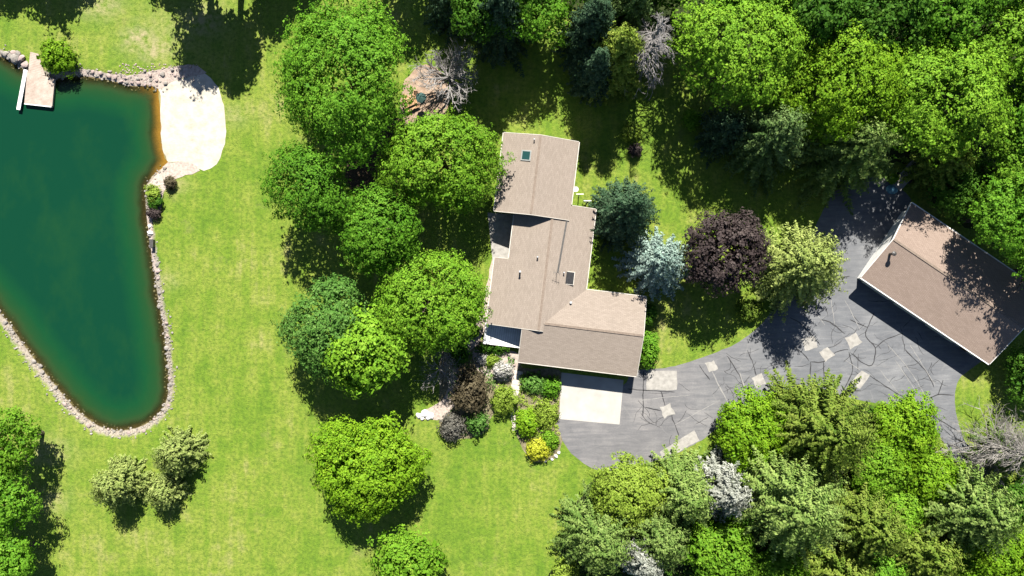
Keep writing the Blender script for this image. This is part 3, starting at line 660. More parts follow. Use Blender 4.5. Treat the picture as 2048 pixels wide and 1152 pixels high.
def dirs(n, rng, zmin=-1.0):
    z = rng.uniform(zmin, 1, n); a = rng.uniform(0, 2 * np.pi, n); r = np.sqrt(1 - z * z)
    return np.stack([r * np.cos(a), r * np.sin(a), z], 1)

def broad_crown(rng, rx, ry, rz, hc, leaf=0.36, dens=1.0, bough=None, zmin=-0.4):
    """boughs spread over an uneven ellipsoid, clumps on each bough, leaf sprays on each clump"""
    rm = (rx + ry) / 2; bough = bough or 0.24 * rm + 0.35
    nb = int(9 + 10.0 * dens * (rx * ry + (rx + ry) * rz) / 2 / (bough ** 2) * (0.46 if rm > 2.2 else 0.30))
    D0 = dirs(nb * 6, rng, zmin)
    keep = [0]                                    # best-candidate spread
    sel = np.array([D0[0]])
    for i in range(1, nb):
        cand = D0[rng.integers(0, len(D0), 8)]; dd = np.linalg.norm(cand[:, None] - sel[None], axis=2).min(1); sel = np.vstack([sel, cand[dd.argmax()]])
    lob = dirs(9, rng, -0.3); amp = rng.uniform(-0.30, 0.22, 9)
    f = 1.0 + (np.clip(sel @ lob.T, 0, 1) ** 4 * amp).sum(1) + rng.uniform(-0.14, 0.08, nb)
    E = np.array([rx, ry, rz]); Ei = np.maximum(E * .5, E - bough * .85)
    if rm > 2.2:                                   # several leaders, each with its own head of foliage
        ks = rng.integers(4, 7); an = rng.uniform(0, 6.28) + np.arange(ks) * 6.28 / ks + rng.normal(scale=.3, size=ks)
        cen = np.vstack([[[0, 0, .16]], np.stack([np.cos(an) * rng.uniform(.30, .48, ks), np.sin(an) * rng.uniform(.30, .48, ks), rng.uniform(-.28, .12, ks)], 1)])
        siz = np.concatenate([[.74], rng.uniform(.44, .64, ks)])
        pr = siz ** 2 / (siz ** 2).sum(); kk = rng.choice(len(siz), nb, p=pr)
        U = cen[kk] + sel * (siz[kk] * f)[:, None]
        dn = np.linalg.norm((U[:, None] - cen[None]) / siz[None, :, None], axis=2); dn[np.arange(nb), kk] = 9
        ok = dn.min(1) > 0.72; U, sel = U[ok], sel[ok]; nb = len(U); Bc = U * Ei
    else:
        Bc = sel * Ei * f[:, None]
    br = bough * rng.uniform(0.6, 1.35, nb)
    cl_r = leaf * 1.7
    C = []; Nn = []; rnd = []
    for i in range(nb):
        nc = max(5, int(7 * dens * (br[i] / (cl_r * 1.25)) ** 2 * 0.5))
        cd = dirs(nc, rng, -0.8) + sel[i] * 0.55; cd /= np.linalg.norm(cd, axis=1, keepdims=True)
        cc = Bc[i] + cd * (br[i] * np.where(rng.random((nc, 1)) < .12, rng.uniform(1.05, 1.35, (nc, 1)), rng.uniform(0.55, 1.06, (nc, 1)))) * np.array([1, 1, 0.75])
        nl = 10
        ld = dirs(nc * nl, rng, -0.5); base = np.repeat(cd, nl, 0)
        ld = ld + base * 0.5 + np.array([0, 0, 0.25]); ld /= np.linalg.norm(ld, axis=1, keepdims=True)
        pos = np.repeat(cc, nl, 0) + ld * cl_r * rng.uniform(0.3, 1.25, (nc * nl, 1)) * np.array([1, 1, 0.7])
        C.append(pos); Nn.append(ld * 0.55 + base * 0.35 + sel[i] * 0.5 + np.array([0, 0, 0.2]) + rng.normal(scale=0.34, size=ld.shape))
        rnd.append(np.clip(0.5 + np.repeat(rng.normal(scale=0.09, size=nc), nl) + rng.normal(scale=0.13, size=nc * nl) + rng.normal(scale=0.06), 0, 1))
    # inner fill leaves, added to block light, their darker tones painting inner shade
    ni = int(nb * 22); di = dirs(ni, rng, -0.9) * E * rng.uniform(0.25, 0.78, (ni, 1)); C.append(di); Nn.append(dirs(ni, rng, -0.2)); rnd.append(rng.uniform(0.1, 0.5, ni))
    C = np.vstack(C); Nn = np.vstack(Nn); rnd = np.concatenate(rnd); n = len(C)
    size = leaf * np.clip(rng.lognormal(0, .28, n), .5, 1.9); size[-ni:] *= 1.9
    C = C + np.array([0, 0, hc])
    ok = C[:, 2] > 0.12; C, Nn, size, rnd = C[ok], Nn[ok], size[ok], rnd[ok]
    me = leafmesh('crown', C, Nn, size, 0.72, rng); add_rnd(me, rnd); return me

def trunk_mesh(rng, htop, r0, limbs, spread, hc):
    m = MB(); lean = rng.normal(scale=0.25, size=2)
    pts = [(0, 0, -0.15), (lean[0] * .2, lean[1] * .2, hc * 0.35), (lean[0], lean[1], hc * 0.75), (lean[0] * 1.3, lean[1] * 1.3, htop)]
    m.tube(pts, [r0 * 1.35, r0, r0 * .75, r0 * .12], 8)
    for i in range(limbs):
        a = 2 * math.pi * (i + rng.uniform(-.3, .3)) / limbs; z0 = hc * rng.uniform(0.35, 0.9); L = spread * rng.uniform(.55, .9)
        t_ = z0 / hc; bx, by = lean[0] * t_, lean[1] * t_
        m.tube([(bx, by, z0), (bx + math.cos(a) * L * .45, by + math.sin(a) * L * .45, z0 + L * .35), (bx + math.cos(a) * L, by + math.sin(a) * L, z0 + L * .5)], [r0 * .45, r0 * .28, r0 * .06], 6)
    return m

def seeded(*k):
    return np.random.default_rng(abs(int(sum((i + 1) * 7919 * round(float(x) * 10) for i, x in enumerate(k)))) % (2 ** 31))

def broad_tree(px, py, rx, ry, mat, label, height_m, name='broadleaf_tree', cat='tree', group=None, leaf=0.245, dens=1.0, rzf=0.85, ground=False, bough=None):
    """px, py: where the middle of the crown shows; rx, ry: its half-size there, in pixels"""
    rng = seeded(px, py, rx)
    k0 = (rx + ry) / 2 / S; rz = min(k0 * rzf, height_m * 0.46); hc = height_m - rz
    sc = (1 - hc / H) / S; X_, Y_ = rx * sc * 1.19, ry * sc * 1.19
    b = P(px, py, 0 if ground else hc); z0 = height(b.x, b.y)
    root = empty(name, (b.x, b.y, z0)); tag(root, label, cat, group)
    trunk_mesh(rng, height_m - rz * .5, 0.028 * height_m * 0.75 + .05, 6, k0 * .8, hc).build('trunk', M['bark'], root)
    link('crown', broad_crown(rng, X_, Y_, rz, hc, leaf, dens, bough), mat, root)
    return root

def shrub(px, py, rx, ry, mat, label, hm, name='shrub', cat='shrub', group=None, leaf=0.2, dens=1.0, round_=0.5):
    rng = seeded(px, py, rx, 3)
    b = P(px, py, hm * .5); k = (1 - hm * .5 / H) / S; z0 = height(b.x, b.y)
    root = empty(name, (b.x, b.y, z0)); tag(root, label, cat, group)
    m = MB()
    for i in range(5):
        a = i * 1.256 + rng.uniform(0, .6); L = rx * k * .5
        m.tube([(0.05 * math.cos(a), .05 * math.sin(a), -.1), (math.cos(a) * L, math.sin(a) * L, hm * .6)], [.05, .015], 5)
    m.build('stems', M['bark'], root)
    link('foliage', broad_crown(rng, rx * k, ry * k, hm * .5, hm * .52, leaf, dens, 0.32 * (rx + ry) / 2 * k + .12, -0.9), mat, root)
    return root

def spruce_mesh(rng, h, Rb, z0=0.06, dens=1.35, droop=0.26, twig=0.9, wid=0.22, power=0.66, whorl=0.36):
    C = []; T = []; Nn = []; L_ = []; rnd = []; limbs = []
    ph = rng.uniform(0, 6.28, 4); lump = lambda a_, t_: 1 + 0.10 * np.sin(3 * a_ + ph[0] + 9 * t_) + 0.09 * np.sin(5 * a_ + ph[1] - 14 * t_) + 0.06 * np.sin(8 * a_ + ph[2] + 20 * t_)
    z = h * z0
    while z < h * 0.985:
        t = (z / h - z0) / (1 - z0); Lm = Rb * (1 - t) ** power + 0.22
        nbr = max(4, int((5 + 4.5 * (1 - t)) * dens)); a0 = rng.uniform(0, 6.28)
        for i in range(nbr):
            a = a0 + 2 * np.pi * i / nbr + rng.normal(scale=0.16); L = Lm * rng.uniform(0.80, 1.06) * lump(a, t)
            sl = -droop * (1 - t) + 0.55 * t + rng.normal(scale=.08)
            dr = np.array([np.cos(a), np.sin(a), 0]); side = np.array([-np.sin(a), np.cos(a), 0])
            limbs.append((z, a, L, sl)); br = rng.normal(scale=0.12)
            st = np.arange(0.25 * L, L, 0.23); ns = len(st)
            if ns == 0: st = np.array([L * .6]); ns = 1
            s = st / L
            base = dr * st[:, None] + np.stack([0 * s, 0 * s, z + sl * st + 0.10 * L * s * s], 1)
            # spine spray; sprays face outward from the cone, so one flank lies in shade
            outw = dr * 0.85 + np.array([0, 0, 0.62])
            C.append(base + rng.normal(scale=.05, size=(ns, 3))); T.append(np.tile(dr + np.array([0, 0, sl]), (ns, 1)) + rng.normal(scale=.25, size=(ns, 3))); Nn.append(outw + rng.normal(scale=.30, size=(ns, 3))); L_.append(rng.uniform(.35, .6, ns)); rnd.append(0.45 + .35 * s + br + rng.normal(scale=.1, size=ns))
            for sg in (1, -1):
                tl = (0.20 * L * (1 - s) ** 0.8 + 0.28) * twig * rng.uniform(.65, 1.3, ns)
                td = dr * 0.72 + side * sg * 0.70 + np.array([0, 0, -0.10]); td = td + rng.normal(scale=.30, size=(ns, 3))
                td /= np.linalg.norm(td, axis=1, keepdims=True)
                C.append(base + td * tl[:, None] * .5); T.append(td); Nn.append(outw + side * sg * .35 + rng.normal(scale=.34, size=(ns, 3)))
                L_.append(tl * 1.1); rnd.append(0.42 + .38 * s + br + rng.normal(scale=.12, size=ns))
        z += whorl * rng.uniform(.8, 1.2) * (0.75 + 0.5 * (1 - t))
    C = np.vstack(C); T = np.vstack(T); Nn = np.vstack(Nn); L_ = np.concatenate(L_); rnd = np.concatenate(rnd)
    me = leafmesh('crown', C, Nn, L_, 1.0, rng, T, 0.06)
    # constant spray width: squeeze quads across
    n = len(C); co = np.zeros(n * 12, np.float32); me.vertices.foreach_get('co', co); co = co.reshape(n, 4, 3)
    mid = (co[:, 1] + co[:, 3]) / 2; w = (wid / np.maximum(L_, .2))[:, None]
    co[:, 1] = mid + (co[:, 1] - mid) * w; co[:, 3] = mid + (co[:, 3] - mid) * w
    co[..., 2] = np.maximum(co[..., 2], 0.05)
    me.vertices.foreach_set('co', co.ravel()); me.update(); add_rnd(me, rnd)
    return me, limbs

def spruce(px, py, rpx, mat, label, hm, name='spruce_tree', cat='tree', group=None, frac=0.38, ground=False, **kw):
    """px, py: middle of the visible cone (taken at frac of its height); rpx: radius in pixels"""
    rng = seeded(px, py, rpx, 5); hc = hm * frac
    b = P(px, py, 0 if ground else hc); Rb = 1.22 * rpx / S * (1 - hc * .5 / H); z0 = height(b.x, b.y)
    root = empty(name, (b.x, b.y, z0)); tag(root, label, cat, group)
    MB().tube([(0, 0, -.15), (0, 0, hm * .5), (0, 0, hm * .97)], [0.018 * hm + .05, 0.011 * hm + .03, .02], 7).build('trunk', M['bark'], root)
    me, limbs = spruce_mesh(rng, hm, Rb, **kw); link('crown', me, mat, root)
    return root

def bare_tree(px, py, r, hm, mat, label, name='bare_tree', droop=False, n=26, ground=False, cat='tree', group=None, th=1.0):
    rng = seeded(px, py, r, 9); hc = hm * .55; b = P(px, py, 0 if ground else hc); z0 = height(b.x, b.y)
    root = empty(name, (b.x, b.y, z0)); tag(root, label, cat, group)
    Rr = r / S * (1 - hc / H); m = MB()
    MB().tube([(0, 0, -.15), (.1, .05, hm * .4), (.15, .1, hm * (.98 if droop else .6))], [.016 * hm + .05, .010 * hm + .03, .03], 7).build('trunk', mat, root)
    def limb(p0, d0, L, w, lev):
        k = 4; pts = [p0]; d_ = d0.normalized()
        for i in range(k):
            d_ = (d_ + Vector(rng.normal(scale=.16, size=3)) + Vector((0, 0, (-.10 if droop else .05)))).normalized(); pts.append(pts[-1] + d_ * L / k)
        m.tube(pts, [w, w * .8, w * .6, w * .42, w * .22], 5 if lev == 0 else 3)
        if lev >= 2: return
        for i in range(7 if lev == 0 else 4):
            s_ = rng.uniform(.2, .97) * k; ii = min(int(s_), k - 1); q_ = pts[ii].lerp(pts[ii + 1], s_ - ii)
            ax_ = (pts[ii + 1] - pts[ii]).normalized(); sd_ = ax_.cross(Vector((0, 0, 1))).normalized()
            dd = ax_ * .75 + sd_ * rng.choice([-1, 1]) * rng.uniform(.35, .8) + Vector((0, 0, rng.uniform(-.1, .3) if not droop else rng.uniform(-.35, .1)))
            limb(q_, dd, L * rng.uniform(.25, .48), w * .55, lev + 1)
    for i in range(n):
        a = rng.uniform(0, 6.28)
        if droop:
            z = hm * rng.uniform(.15, .95); L = Rr * ((1 - z / hm) ** .75 + .12) * rng.uniform(.8, 1.15); d0 = Vector((math.cos(a), math.sin(a), .12))
        else:
            z = hm * rng.uniform(.12, .45); L = Rr * rng.uniform(.75, 1.15); d0 = Vector((math.cos(a), math.sin(a), rng.uniform(.15, .9)))
        limb(Vector((.1, .05, z)), d0, L, (.035 + .008 * L) * th, 0)
    m.build('branches', mat, root)
    return root

# ------------------------------------------------------------------ trees of the garden
T = broad_tree
T(695, 158, 118, 148, G['maple'], 'largest green maple beside the dirt clearing and bare grey tree', 17, dens=1.1)
T(624, 374, 82, 88, G['maple'], 'round green maple at the lawn edge below the largest maple', 13)
T(884, 322, 104, 102, G['bright'], 'broad green maple touching the north block of the house roof', 13)
T(755, 457, 88, 84, G['maple'], 'smaller green maple in the middle of the maple group', 12)
T(852, 610, 96, 92, G['bright'], 'yellow green maple beside the garden path and house wall', 12)
T(652, 655, 82, 98, G['bluegreen'], 'blue green leafy tree half behind a lighter tree', 12)
T(737, 706, 88, 88, G['bright'], 'light green large leaved tree in front of the blue green tree', 12.5, leaf=0.38)
T(735, 938, 106, 102, G['lime'], 'dense lime green globe tree alone on the front lawn', 10, leaf=0.26, dens=1.2, bough=1.0, rzf=0.75)
T(820, 1128, 80, 62, G['bright'], 'bright green small tree next to the lime green globe tree', 8, leaf=0.34)
T(1452, 502, 80, 79, G['purple'], 'dark purple leaved tree with round crown beside the driveway', 11.5, name='purple_tree', leaf=0.28, bough=1.1)
T(22, 885, 44, 62, G['bright'], 'green tree by the pond corner, its crown top pale', 9, group='trees on the pond side lawn')
T(0, 1010, 66, 66, G['maple'], 'green tree in the row on the pond side lawn, middle of three', 10, group='trees on the pond side lawn')
T(6, 1120, 58, 56, G['maple'], 'green tree in the row on the pond side lawn, farthest from the pond', 9, group='trees on the pond side lawn')
# woods along the top and right
WOOD = 'trees of the woods round the house'
T(1470, 112, 128, 122, G['bright'], 'wide light green tree of the woods beside the dead grey conifer', 17, group=WOOD)
T(1680, 172, 112, 112, G['lime'], 'yellow green domed tree of the woods above the pale spruce', 16, group=WOOD)
T(1882, 200, 108, 122, G['bright'], 'green tree of the woods next to the yellow green domed tree', 17, group=WOOD)
T(1075, 30, 74, 66, G['maple'], 'green tree in the shaded woods behind the house', 11.5, group=WOOD)
T(2030, 110, 85, 80, G['bright'], 'tall green tree at the back of the woods behind the detached garage', 16, group=WOOD)
T(2045, 330, 72, 95, G['bright'], 'green tree of the woods behind the detached garage', 13, group=WOOD)
T(2030, 425, 74, 78, G['maple'], 'tall green tree crowding the back wall of the detached garage', 14, group=WOOD)
T(2120, 540, 74, 78, G['maple'], 'tall green tree shading the far end of the garage roof', 14, group=WOOD)
T(1930, 375, 62, 60, G['deep'], 'small dark green tree in the shade behind the detached garage', 7, group=WOOD)
T(2062, 745, 50, 62, G['deep'], 'dark green tree at the end wall of the detached garage', 6, group=WOOD)
DEEP = ['green tree between the yellow green domed tree and the back of the woods', 'green tree behind both the wide light green tree and the domed tree', 'light green tree behind the green tree next to the domed tree',
        'dark tree of the woods behind the dead grey conifer', 'green tree of the woods behind the tall spruce', 'green tree of the woods directly behind the wide light green tree', 'green tree of the woods right of the tree next to the dome',
        'green tree deep in the woods corner behind the garage', 'light green tree deep in the woods behind the domed tree', 'green tree deep in the woods behind the light green ones', 'dark tree deep behind the green tree of the shaded woods',
        'green tree deep in the woods behind the largest maple', 'dark tree deep in the woods beyond the bare grey tree', 'green tree of the woods behind the low tree at the garage', 'light green tree of the woods past the garage end']
for i, (x, y, r, c, hm) in enumerate([(1760, 25, 90, 'deep', 16), (1620, -10, 95, 'deep', 17), (1900, 15, 85, 'maple', 16), (1340, -75, 88, 'deep', 14), (1190, -60, 74, 'maple', 13), (1480, -80, 110, 'maple', 18), (2120, 220, 90, 'maple', 15),
                                     (2140, 20, 100, 'maple', 16), (1700, -110, 110, 'bright', 17), (1980, -80, 110, 'maple', 17), (1030, -60, 80, 'deep', 14), (790, -150, 70, 'maple', 13), (900, -210, 60, 'deep', 14), (2140, 420, 80, 'maple', 13), (2150, 560, 80, 'bright', 12)]):
    T(x, y, r, r * .92, G[c], DEEP[i], hm, leaf=.32, dens=.85, group='trees in the depth of the woods')  # deep entries darken the leaves in place of shaded sides
# trees standing beyond the frame whose shadows reach the lawn
for x, y, r, hm in ((125, -110, 62, 12), (35, -140, 55, 12), (425, -45, 62, 17), (485, -40, 58, 17), (555, -85, 50, 13), (605, -120, 50, 12), (365, -150, 60, 13)):
    T(x, y, r, r, G['deep'], 'tall dark tree standing at the far edge of the pond lawn', hm, ground=True, rzf=1.7, leaf=.42, dens=.75, group='trees past the pond lawn')

# conifers
ss = spruce
ss(1246, 425, 60, G['darkspruce'], 'dark blue green spruce close to the east wall of the house', 14, frac=.3)
ss(1318, 528, 62, G['bluespruce'], 'pale blue spruce between the house and the purple tree', 9.5, frac=.4)
ss(1606, 535, 82, G['palespruce'], 'pale yellow green spruce at the edge of the asphalt yard', 13.0, frac=.42)
ss(1702, 296, 92, G['greygreen'], 'spreading grey green pine above the shaded end of the driveway', 13, frac=.45)
ss(1545, 275, 74, G['spruce'], 'dark spruce in the shade beside the yellow green domed tree', 14, frac=.5)
ss(1240, 105, 58, G['olive'], 'tall spruce left of the dead grey conifer in the woods', 15, frac=.55)
ss(1192, 140, 38, G['darkspruce'], 'slim dark spruce in the shaded woods behind the house', 13, frac=.5)
ss(1000, 30, 60, G['darkspruce'], 'dark spruce behind the bare grey tree', 15, frac=.5)
ss(1455, 262, 46, G['darkspruce'], 'small dark spruce under the wide light green tree', 9, frac=.45)
ss(1186, 55, 56, G['darkspruce'], 'dark spruce at the back of the shaded lawn, left of the tall spruce', 15, frac=.5)
ss(1262, 20, 58, G['spruce'], 'green spruce directly behind the dead grey conifer', 15, frac=.5)
ss(905, 0, 50, G['darkspruce'], 'dark spruce in the woods behind the bare grey tree', 10, frac=.5)
T(962, 22, 54, 52, G['deep'], 'dark green tree between the bare grey tree and the shaded lawn', 12, group=WOOD)
ss(1880, 330, 52, G['olive'], 'small olive spruce beside the flat trailer', 9, frac=.4)
GS = 'small pale spruces by the pond'
ss(246, 963, 39, G['smallspruce'], 'biggest of the three small pale spruces by the pond end', 6.6, frac=.25, group=GS, power=.45, wid=.2, twig=.75, dens=2.2, whorl=.24, droop=.15)
ss(362, 905, 40, G['smallspruce'], 'small pale spruce closest to the stone pond edge', 5.4, frac=.25, group=GS, power=.45, wid=.2, twig=.75, dens=2.2, whorl=.24, droop=.15)
ss(335, 982, 30, G['smallspruce'], 'smallest of the three pale spruces by the pond end', 4.2, frac=.25, group=GS, power=.45, wid=.2, twig=.75, dens=2.2, whorl=.24, droop=.15)
CL = 'conifers in the front grove'
ss(1640, 862, 104, G['olive'], 'large olive spruce of the grove at the driveway bend', 13, frac=.35, group=CL)
ss(1588, 1012, 116, G['greygreen'], 'big grey green spruce in the middle of the front grove', 15, frac=.5, group=CL)
ss(1738, 1052, 74, G['olive'], 'olive yellow spruce beside the big grey green spruce', 11, frac=.45, group=CL)
ss(1942, 1020, 90, G['greygreen'], 'dark grey green spruce at the vine covered driveway side', 12, frac=.4, group=CL)
ss(1850, 1108, 70, G['olive'], 'low olive spruce between vines and dark spruce', 9, frac=.4, group=CL)
ss(1372, 990, 68, G['greygreen'], 'light green spruce with fanned branches beside the silver spruce', 11, frac=.5, group=CL)
ss(1452, 982, 60, G['silver'], 'silver white spruce in the front grove', 10, frac=.5, group=CL)
ss(1202, 1082, 80, G['greygreen'], 'grey green spruce at the lawn side corner of the grove', 12, frac=.5, group=CL)
ss(1320, 1075, 70, G['greygreen'], 'grey green spruce beside the bright green shrub tree', 11, frac=.5, group=CL)
ss(1286, 1118, 46, G['silver'], 'small silver white conifer squeezed between two grey green spruces', 11, frac=.55, group=CL)
ss(1690, 1160, 70, G['olive'], 'olive spruce at the far side of the front grove', 9, frac=.4, group=CL)
T(1256, 985, 76, 66, G['chartreuse'], 'yellow green leafy tree at the driveway end of the grove', 8, leaf=.25, bough=.9, dens=1.15)
T(1440, 1108, 78, 62, G['bright'], 'bright green leafy tree among the grey green spruces', 7, leaf=.32, bough=1.2)
T(1500, 872, 64, 84, G['lime'], 'lime green leafy mound beside the olive spruce at the driveway', 6, leaf=.25, bough=.9, dens=1.2)
T(1815, 872, 62, 78, G['lime'], 'bright lime green thicket along the driveway edge', 5, leaf=.25, bough=.9, dens=1.2)
T(1868, 962, 56, 60, G['lime'], 'lime green thicket behind the driveway exit', 5, leaf=.25, bough=.9, dens=1.2)
T(2030, 1110, 70, 70, G['lime'], 'bright lime green thicket beyond the dark grey green spruce', 6, leaf=.25, bough=.9, dens=1.2)
T(1760, 940, 62, 58, G['bright'], 'green thicket in the hollow behind the olive spruce', 4.5, leaf=.25, bough=.9)
T(1800, 1030, 50, 46, G['bright'], 'green thicket between the olive yellow spruce and the vines', 4.5, leaf=.25, bough=.9)
T(1940, 1130, 60, 50, G['lime'], 'lime green thicket at the foot of the dark grey green spruce', 4, leaf=.25, bough=.9)
T(1470, 1040, 46, 40, G['deep'], 'dark green bush beneath the silver white spruce', 4, leaf=.25, bough=.9)
T(2070, 1000, 58, 56, G['deep'], 'dark green tree arching over the driveway exit', 7)
T(1560, 1150, 60, 50, G['bright'], 'green bush tree below the big grey green spruce', 6, leaf=.32)
T(1760, 1150, 46, 40, G['maple'], 'low green tree beside the olive yellow spruce', 6, leaf=.32)
T(1130, 1150, 22, 26, G['chartreuse'], 'small pale green bush at the grove corner on the lawn', 2.5, name='bush', cat='bush', leaf=.24)
bare_tree(895, 150, 66, 7, M['greybark'], 'bare grey tree with twisting branches at the dirt clearing', n=40, th=1.5)
bare_tree(1300, 85, 74, 17, M['greybark'], 'dead grey conifer with drooping bare limbs in the woods', name='dead_conifer', droop=True, n=70, th=1.2)
bare_tree(2016, 900, 92, 10, M['silverbark'], 'pale dead conifer with bare fanned limbs beside the driveway exit', name='dead_conifer', droop=True, n=110, th=.95)
bare_tree(878, 740, 42, 4, M['greybark'], 'bare grey shrub beside the bronze leaved shrub', name='bare_shrub', cat='shrub', n=20)
ss(2018, 905, 60, G['greygreen'], 'thin grey green spruce growing among the pale dead limbs', 8, frac=.4, dens=.5)

# ------------------------------------------------------------------ shrubs and beds
sh = shrub
sh(112, 116, 42, 36, G['lime'], 'bright feathery willow bush beside the dock', 3.0, name='willow_bush', cat='bush', leaf=.24)
sh(940, 782, 40, 56, G['bronze'], 'large bronze leaved shrub beside the gravel garden path', 3.4, leaf=.26)
sh(904, 853, 27, 28, G['lavender'], 'rounded grey violet shrub at the lawn edge of the bed', 1.8)
sh(956, 846, 22, 22, G['bluegreen'], 'small dark green shrub below the bronze shrub', 2.0)
sh(1008, 800, 32, 30, G['chartreuse'], 'rounded yellow green shrub beside the front walk', 1.9)
sh(1052, 846, 25, 30, G['lime'], 'clipped lime green shrub at the lawn edge of the bed', 1.7)
sh(1090, 828, 28, 28, G['chartreuse'], 'rounded yellow green shrub beside the concrete apron', 1.3)
sh(1074, 902, 24, 21, G['gold'], 'golden yellow shrub at the tip of the front bed', 1.3)
sh(1100, 880, 18, 20, G['bright'], 'small green shrub behind the golden shrub', 1.0)
sh(1068, 768, 26, 22, G['bluegreen'], 'leafy green plants under the garage eave near the walk', .9)
sh(1102, 775, 20, 20, G['maple'], 'leafy green plants under the garage eave beside the apron', .9)
sh(1298, 700, 20, 36, G['maple'], 'tall green shrub against the garage wing end wall', 2.6)
sh(1292, 625, 20, 26, G['deep'], 'dark shrub behind the garage wing in spruce shade', 2.2)
sh(945, 664, 13, 12, G['bright'], 'small round green shrub at the deck corner', .9)
sh(1005, 740, 19, 15, G['white_fl'], 'dark shrub covered in whitish blossom on the stone terrace', 1.7)
sh(962, 718, 10, 9, G['white_fl'], 'small whitish flowering plant at the terrace edge', .7)
sh(985, 722, 14, 12, G['chartreuse'], 'pale yellow green plant between the flowering shrubs', .6)
sh(985, 697, 34, 8, G['deep'], 'low dark hedge in front of the white porch deck', .8)
sh(918, 705, 20, 26, G['deep'], 'dark green shrub next to the bare grey shrub', 1.6)
sh(340, 366, 9, 12, G['bronze'], 'small brownish shrub on the shore path', 1.2)
sh(306, 388, 13, 16, G['chartreuse'], 'yellow green shrub at the water edge', 1.3)
sh(310, 405, 13, 13, G['deep'], 'dark green shrub beside the yellow green water edge shrub', 1.1)
sh(308, 427, 12, 10, G['purple'], 'small purple shrub at the water edge', .9)
sh(1262, 265, 18, 20, G['chartreuse'], 'light green bush in the sunlit gap behind the house', 1.2)
sh(1385, 240, 22, 20, G['bright'], 'light green bush in the sunlit gap of the woods', 1.6)
sh(1270, 300, 12, 12, G['purple'], 'small purple bush in the dappled back lawn', 1.2)
sh(1500, 620, 26, 24, G['olive'], 'olive bush under the pale yellow green spruce', 1.6)

# ------------------------------------------------------------------ stones
def stone_mesh(seed, flat=.7):
    bm = bmesh.new(); bmesh.ops.create_icosphere(bm, subdivisions=2, radius=.5); rr = np.random.default_rng(seed)
    ds = dirs(7, rr); am = rr.uniform(.62, .95, 7)
    for v in bm.verts:
        nn = v.co.normalized(); s = 1.0
        for dd, a_ in zip(ds, am):
            dt = nn.dot(Vector(dd))
            if dt > a_: s = min(s, a_ / dt)
        v.co = v.co * s * (1 + rr.uniform(-.04, .04)); v.co.z *= flat
    me = bpy.data.meshes.new('stone'); bm.to_mesh(me); bm.free(); return me
SM = [stone_mesh(i) for i in range(8)]
for i, me_ in enumerate(SM): me_.materials.append(M['stone'] if i % 3 else M['stone2'])
LM = []
for i in range(4):
    me_ = stone_mesh(40 + i); me_.materials.append(M['limestone']); LM.append(me_)
def put_stone(x, y, s, label, group, meshes=SM, name='boulder', sink=.3):
    me_ = meshes[random.randrange(len(meshes))]; o = bpy.data.objects.new(name, me_); COL.objects.link(o)
    sx_, sy_, sz = s * random.uniform(.85, 1.3), s * random.uniform(.75, 1.1), s * random.uniform(.7, 1.0)
    o.scale = (sx_, sy_, sz); o.rotation_euler = (0, 0, random.uniform(0, 6.28)); o.location = (x, y, height(x, y) + sz * .35 * (1 - sink))
    tag(o, label, 'boulder', group); return o
# individually visible stones round the pond
ring = smooth_poly(px2(POND_PX), True, 0.8)
def normal_at(i):
    d_ = (ring[(i + 1) % len(ring)] - ring[i - 1]).normalized(); return Vector((d_.y, -d_.x))
area = sum(ring[i].x * ring[(i + 1) % len(ring)].y - ring[(i + 1) % len(ring)].x * ring[i].y for i in range(len(ring)))
sgn = 1 if area > 0 else -1
rs = random.Random(5); small = []
for i, p in enumerate(ring):
    pxx, pyy = p.x * S + 1024, 576 - p.y * S
    if pxx < -40 or (312 < pxx < 345 and 185 < pyy < 330): continue
    nrm = normal_at(i) * sgn
    stony = pyy > 500 or pyy < 180
    if rs.random() < (0.62 if stony else 0.3):
        o_ = rs.uniform(-.15, .75); q_ = p + nrm * o_
        put_stone(q_.x, q_.y, rs.uniform(.38, .72), 'pale fieldstone set in the stone edging of the pond', 'stones edging the pond', name='edging_stone', sink=.6)
    for k in range(9 if stony else 4):
        q_ = p + nrm * rs.uniform(-.5, 1.15) + Vector((rs.uniform(-.4, .4), rs.uniform(-.4, .4))); small.append((q_.x, q_.y, rs.uniform(.12, .36)))
for x, y, s in ((22, 112, .9), (32, 118, 1.3), (45, 118, 1.1), (28, 106, .8), (50, 130, .9), (12, 108, .9), (38, 108, .9)):
    p = P(x, y); put_stone(p.x, p.y, s, 'large pinkish boulder piled beside the dock', 'boulders piled beside the dock')
for x, y, s in ((200, 146, 0.58), (214, 150, 0.50), (185, 143, 0.50), (300, 150, 0.58), (325, 148, 0.65), (345, 140, 0.58), (362, 140, 0.50), (275, 158, 0.50), (330, 166, 0.58), (250, 156, 0.43), (380, 134, 0.50), (312, 160, 0.50), (290, 142, 0.43), (350, 150, 0.43)):
    p = P(x, y); put_stone(p.x, p.y, s, 'grey boulder in the stone bank beside the sand beach', 'boulders in the bank by the beach')
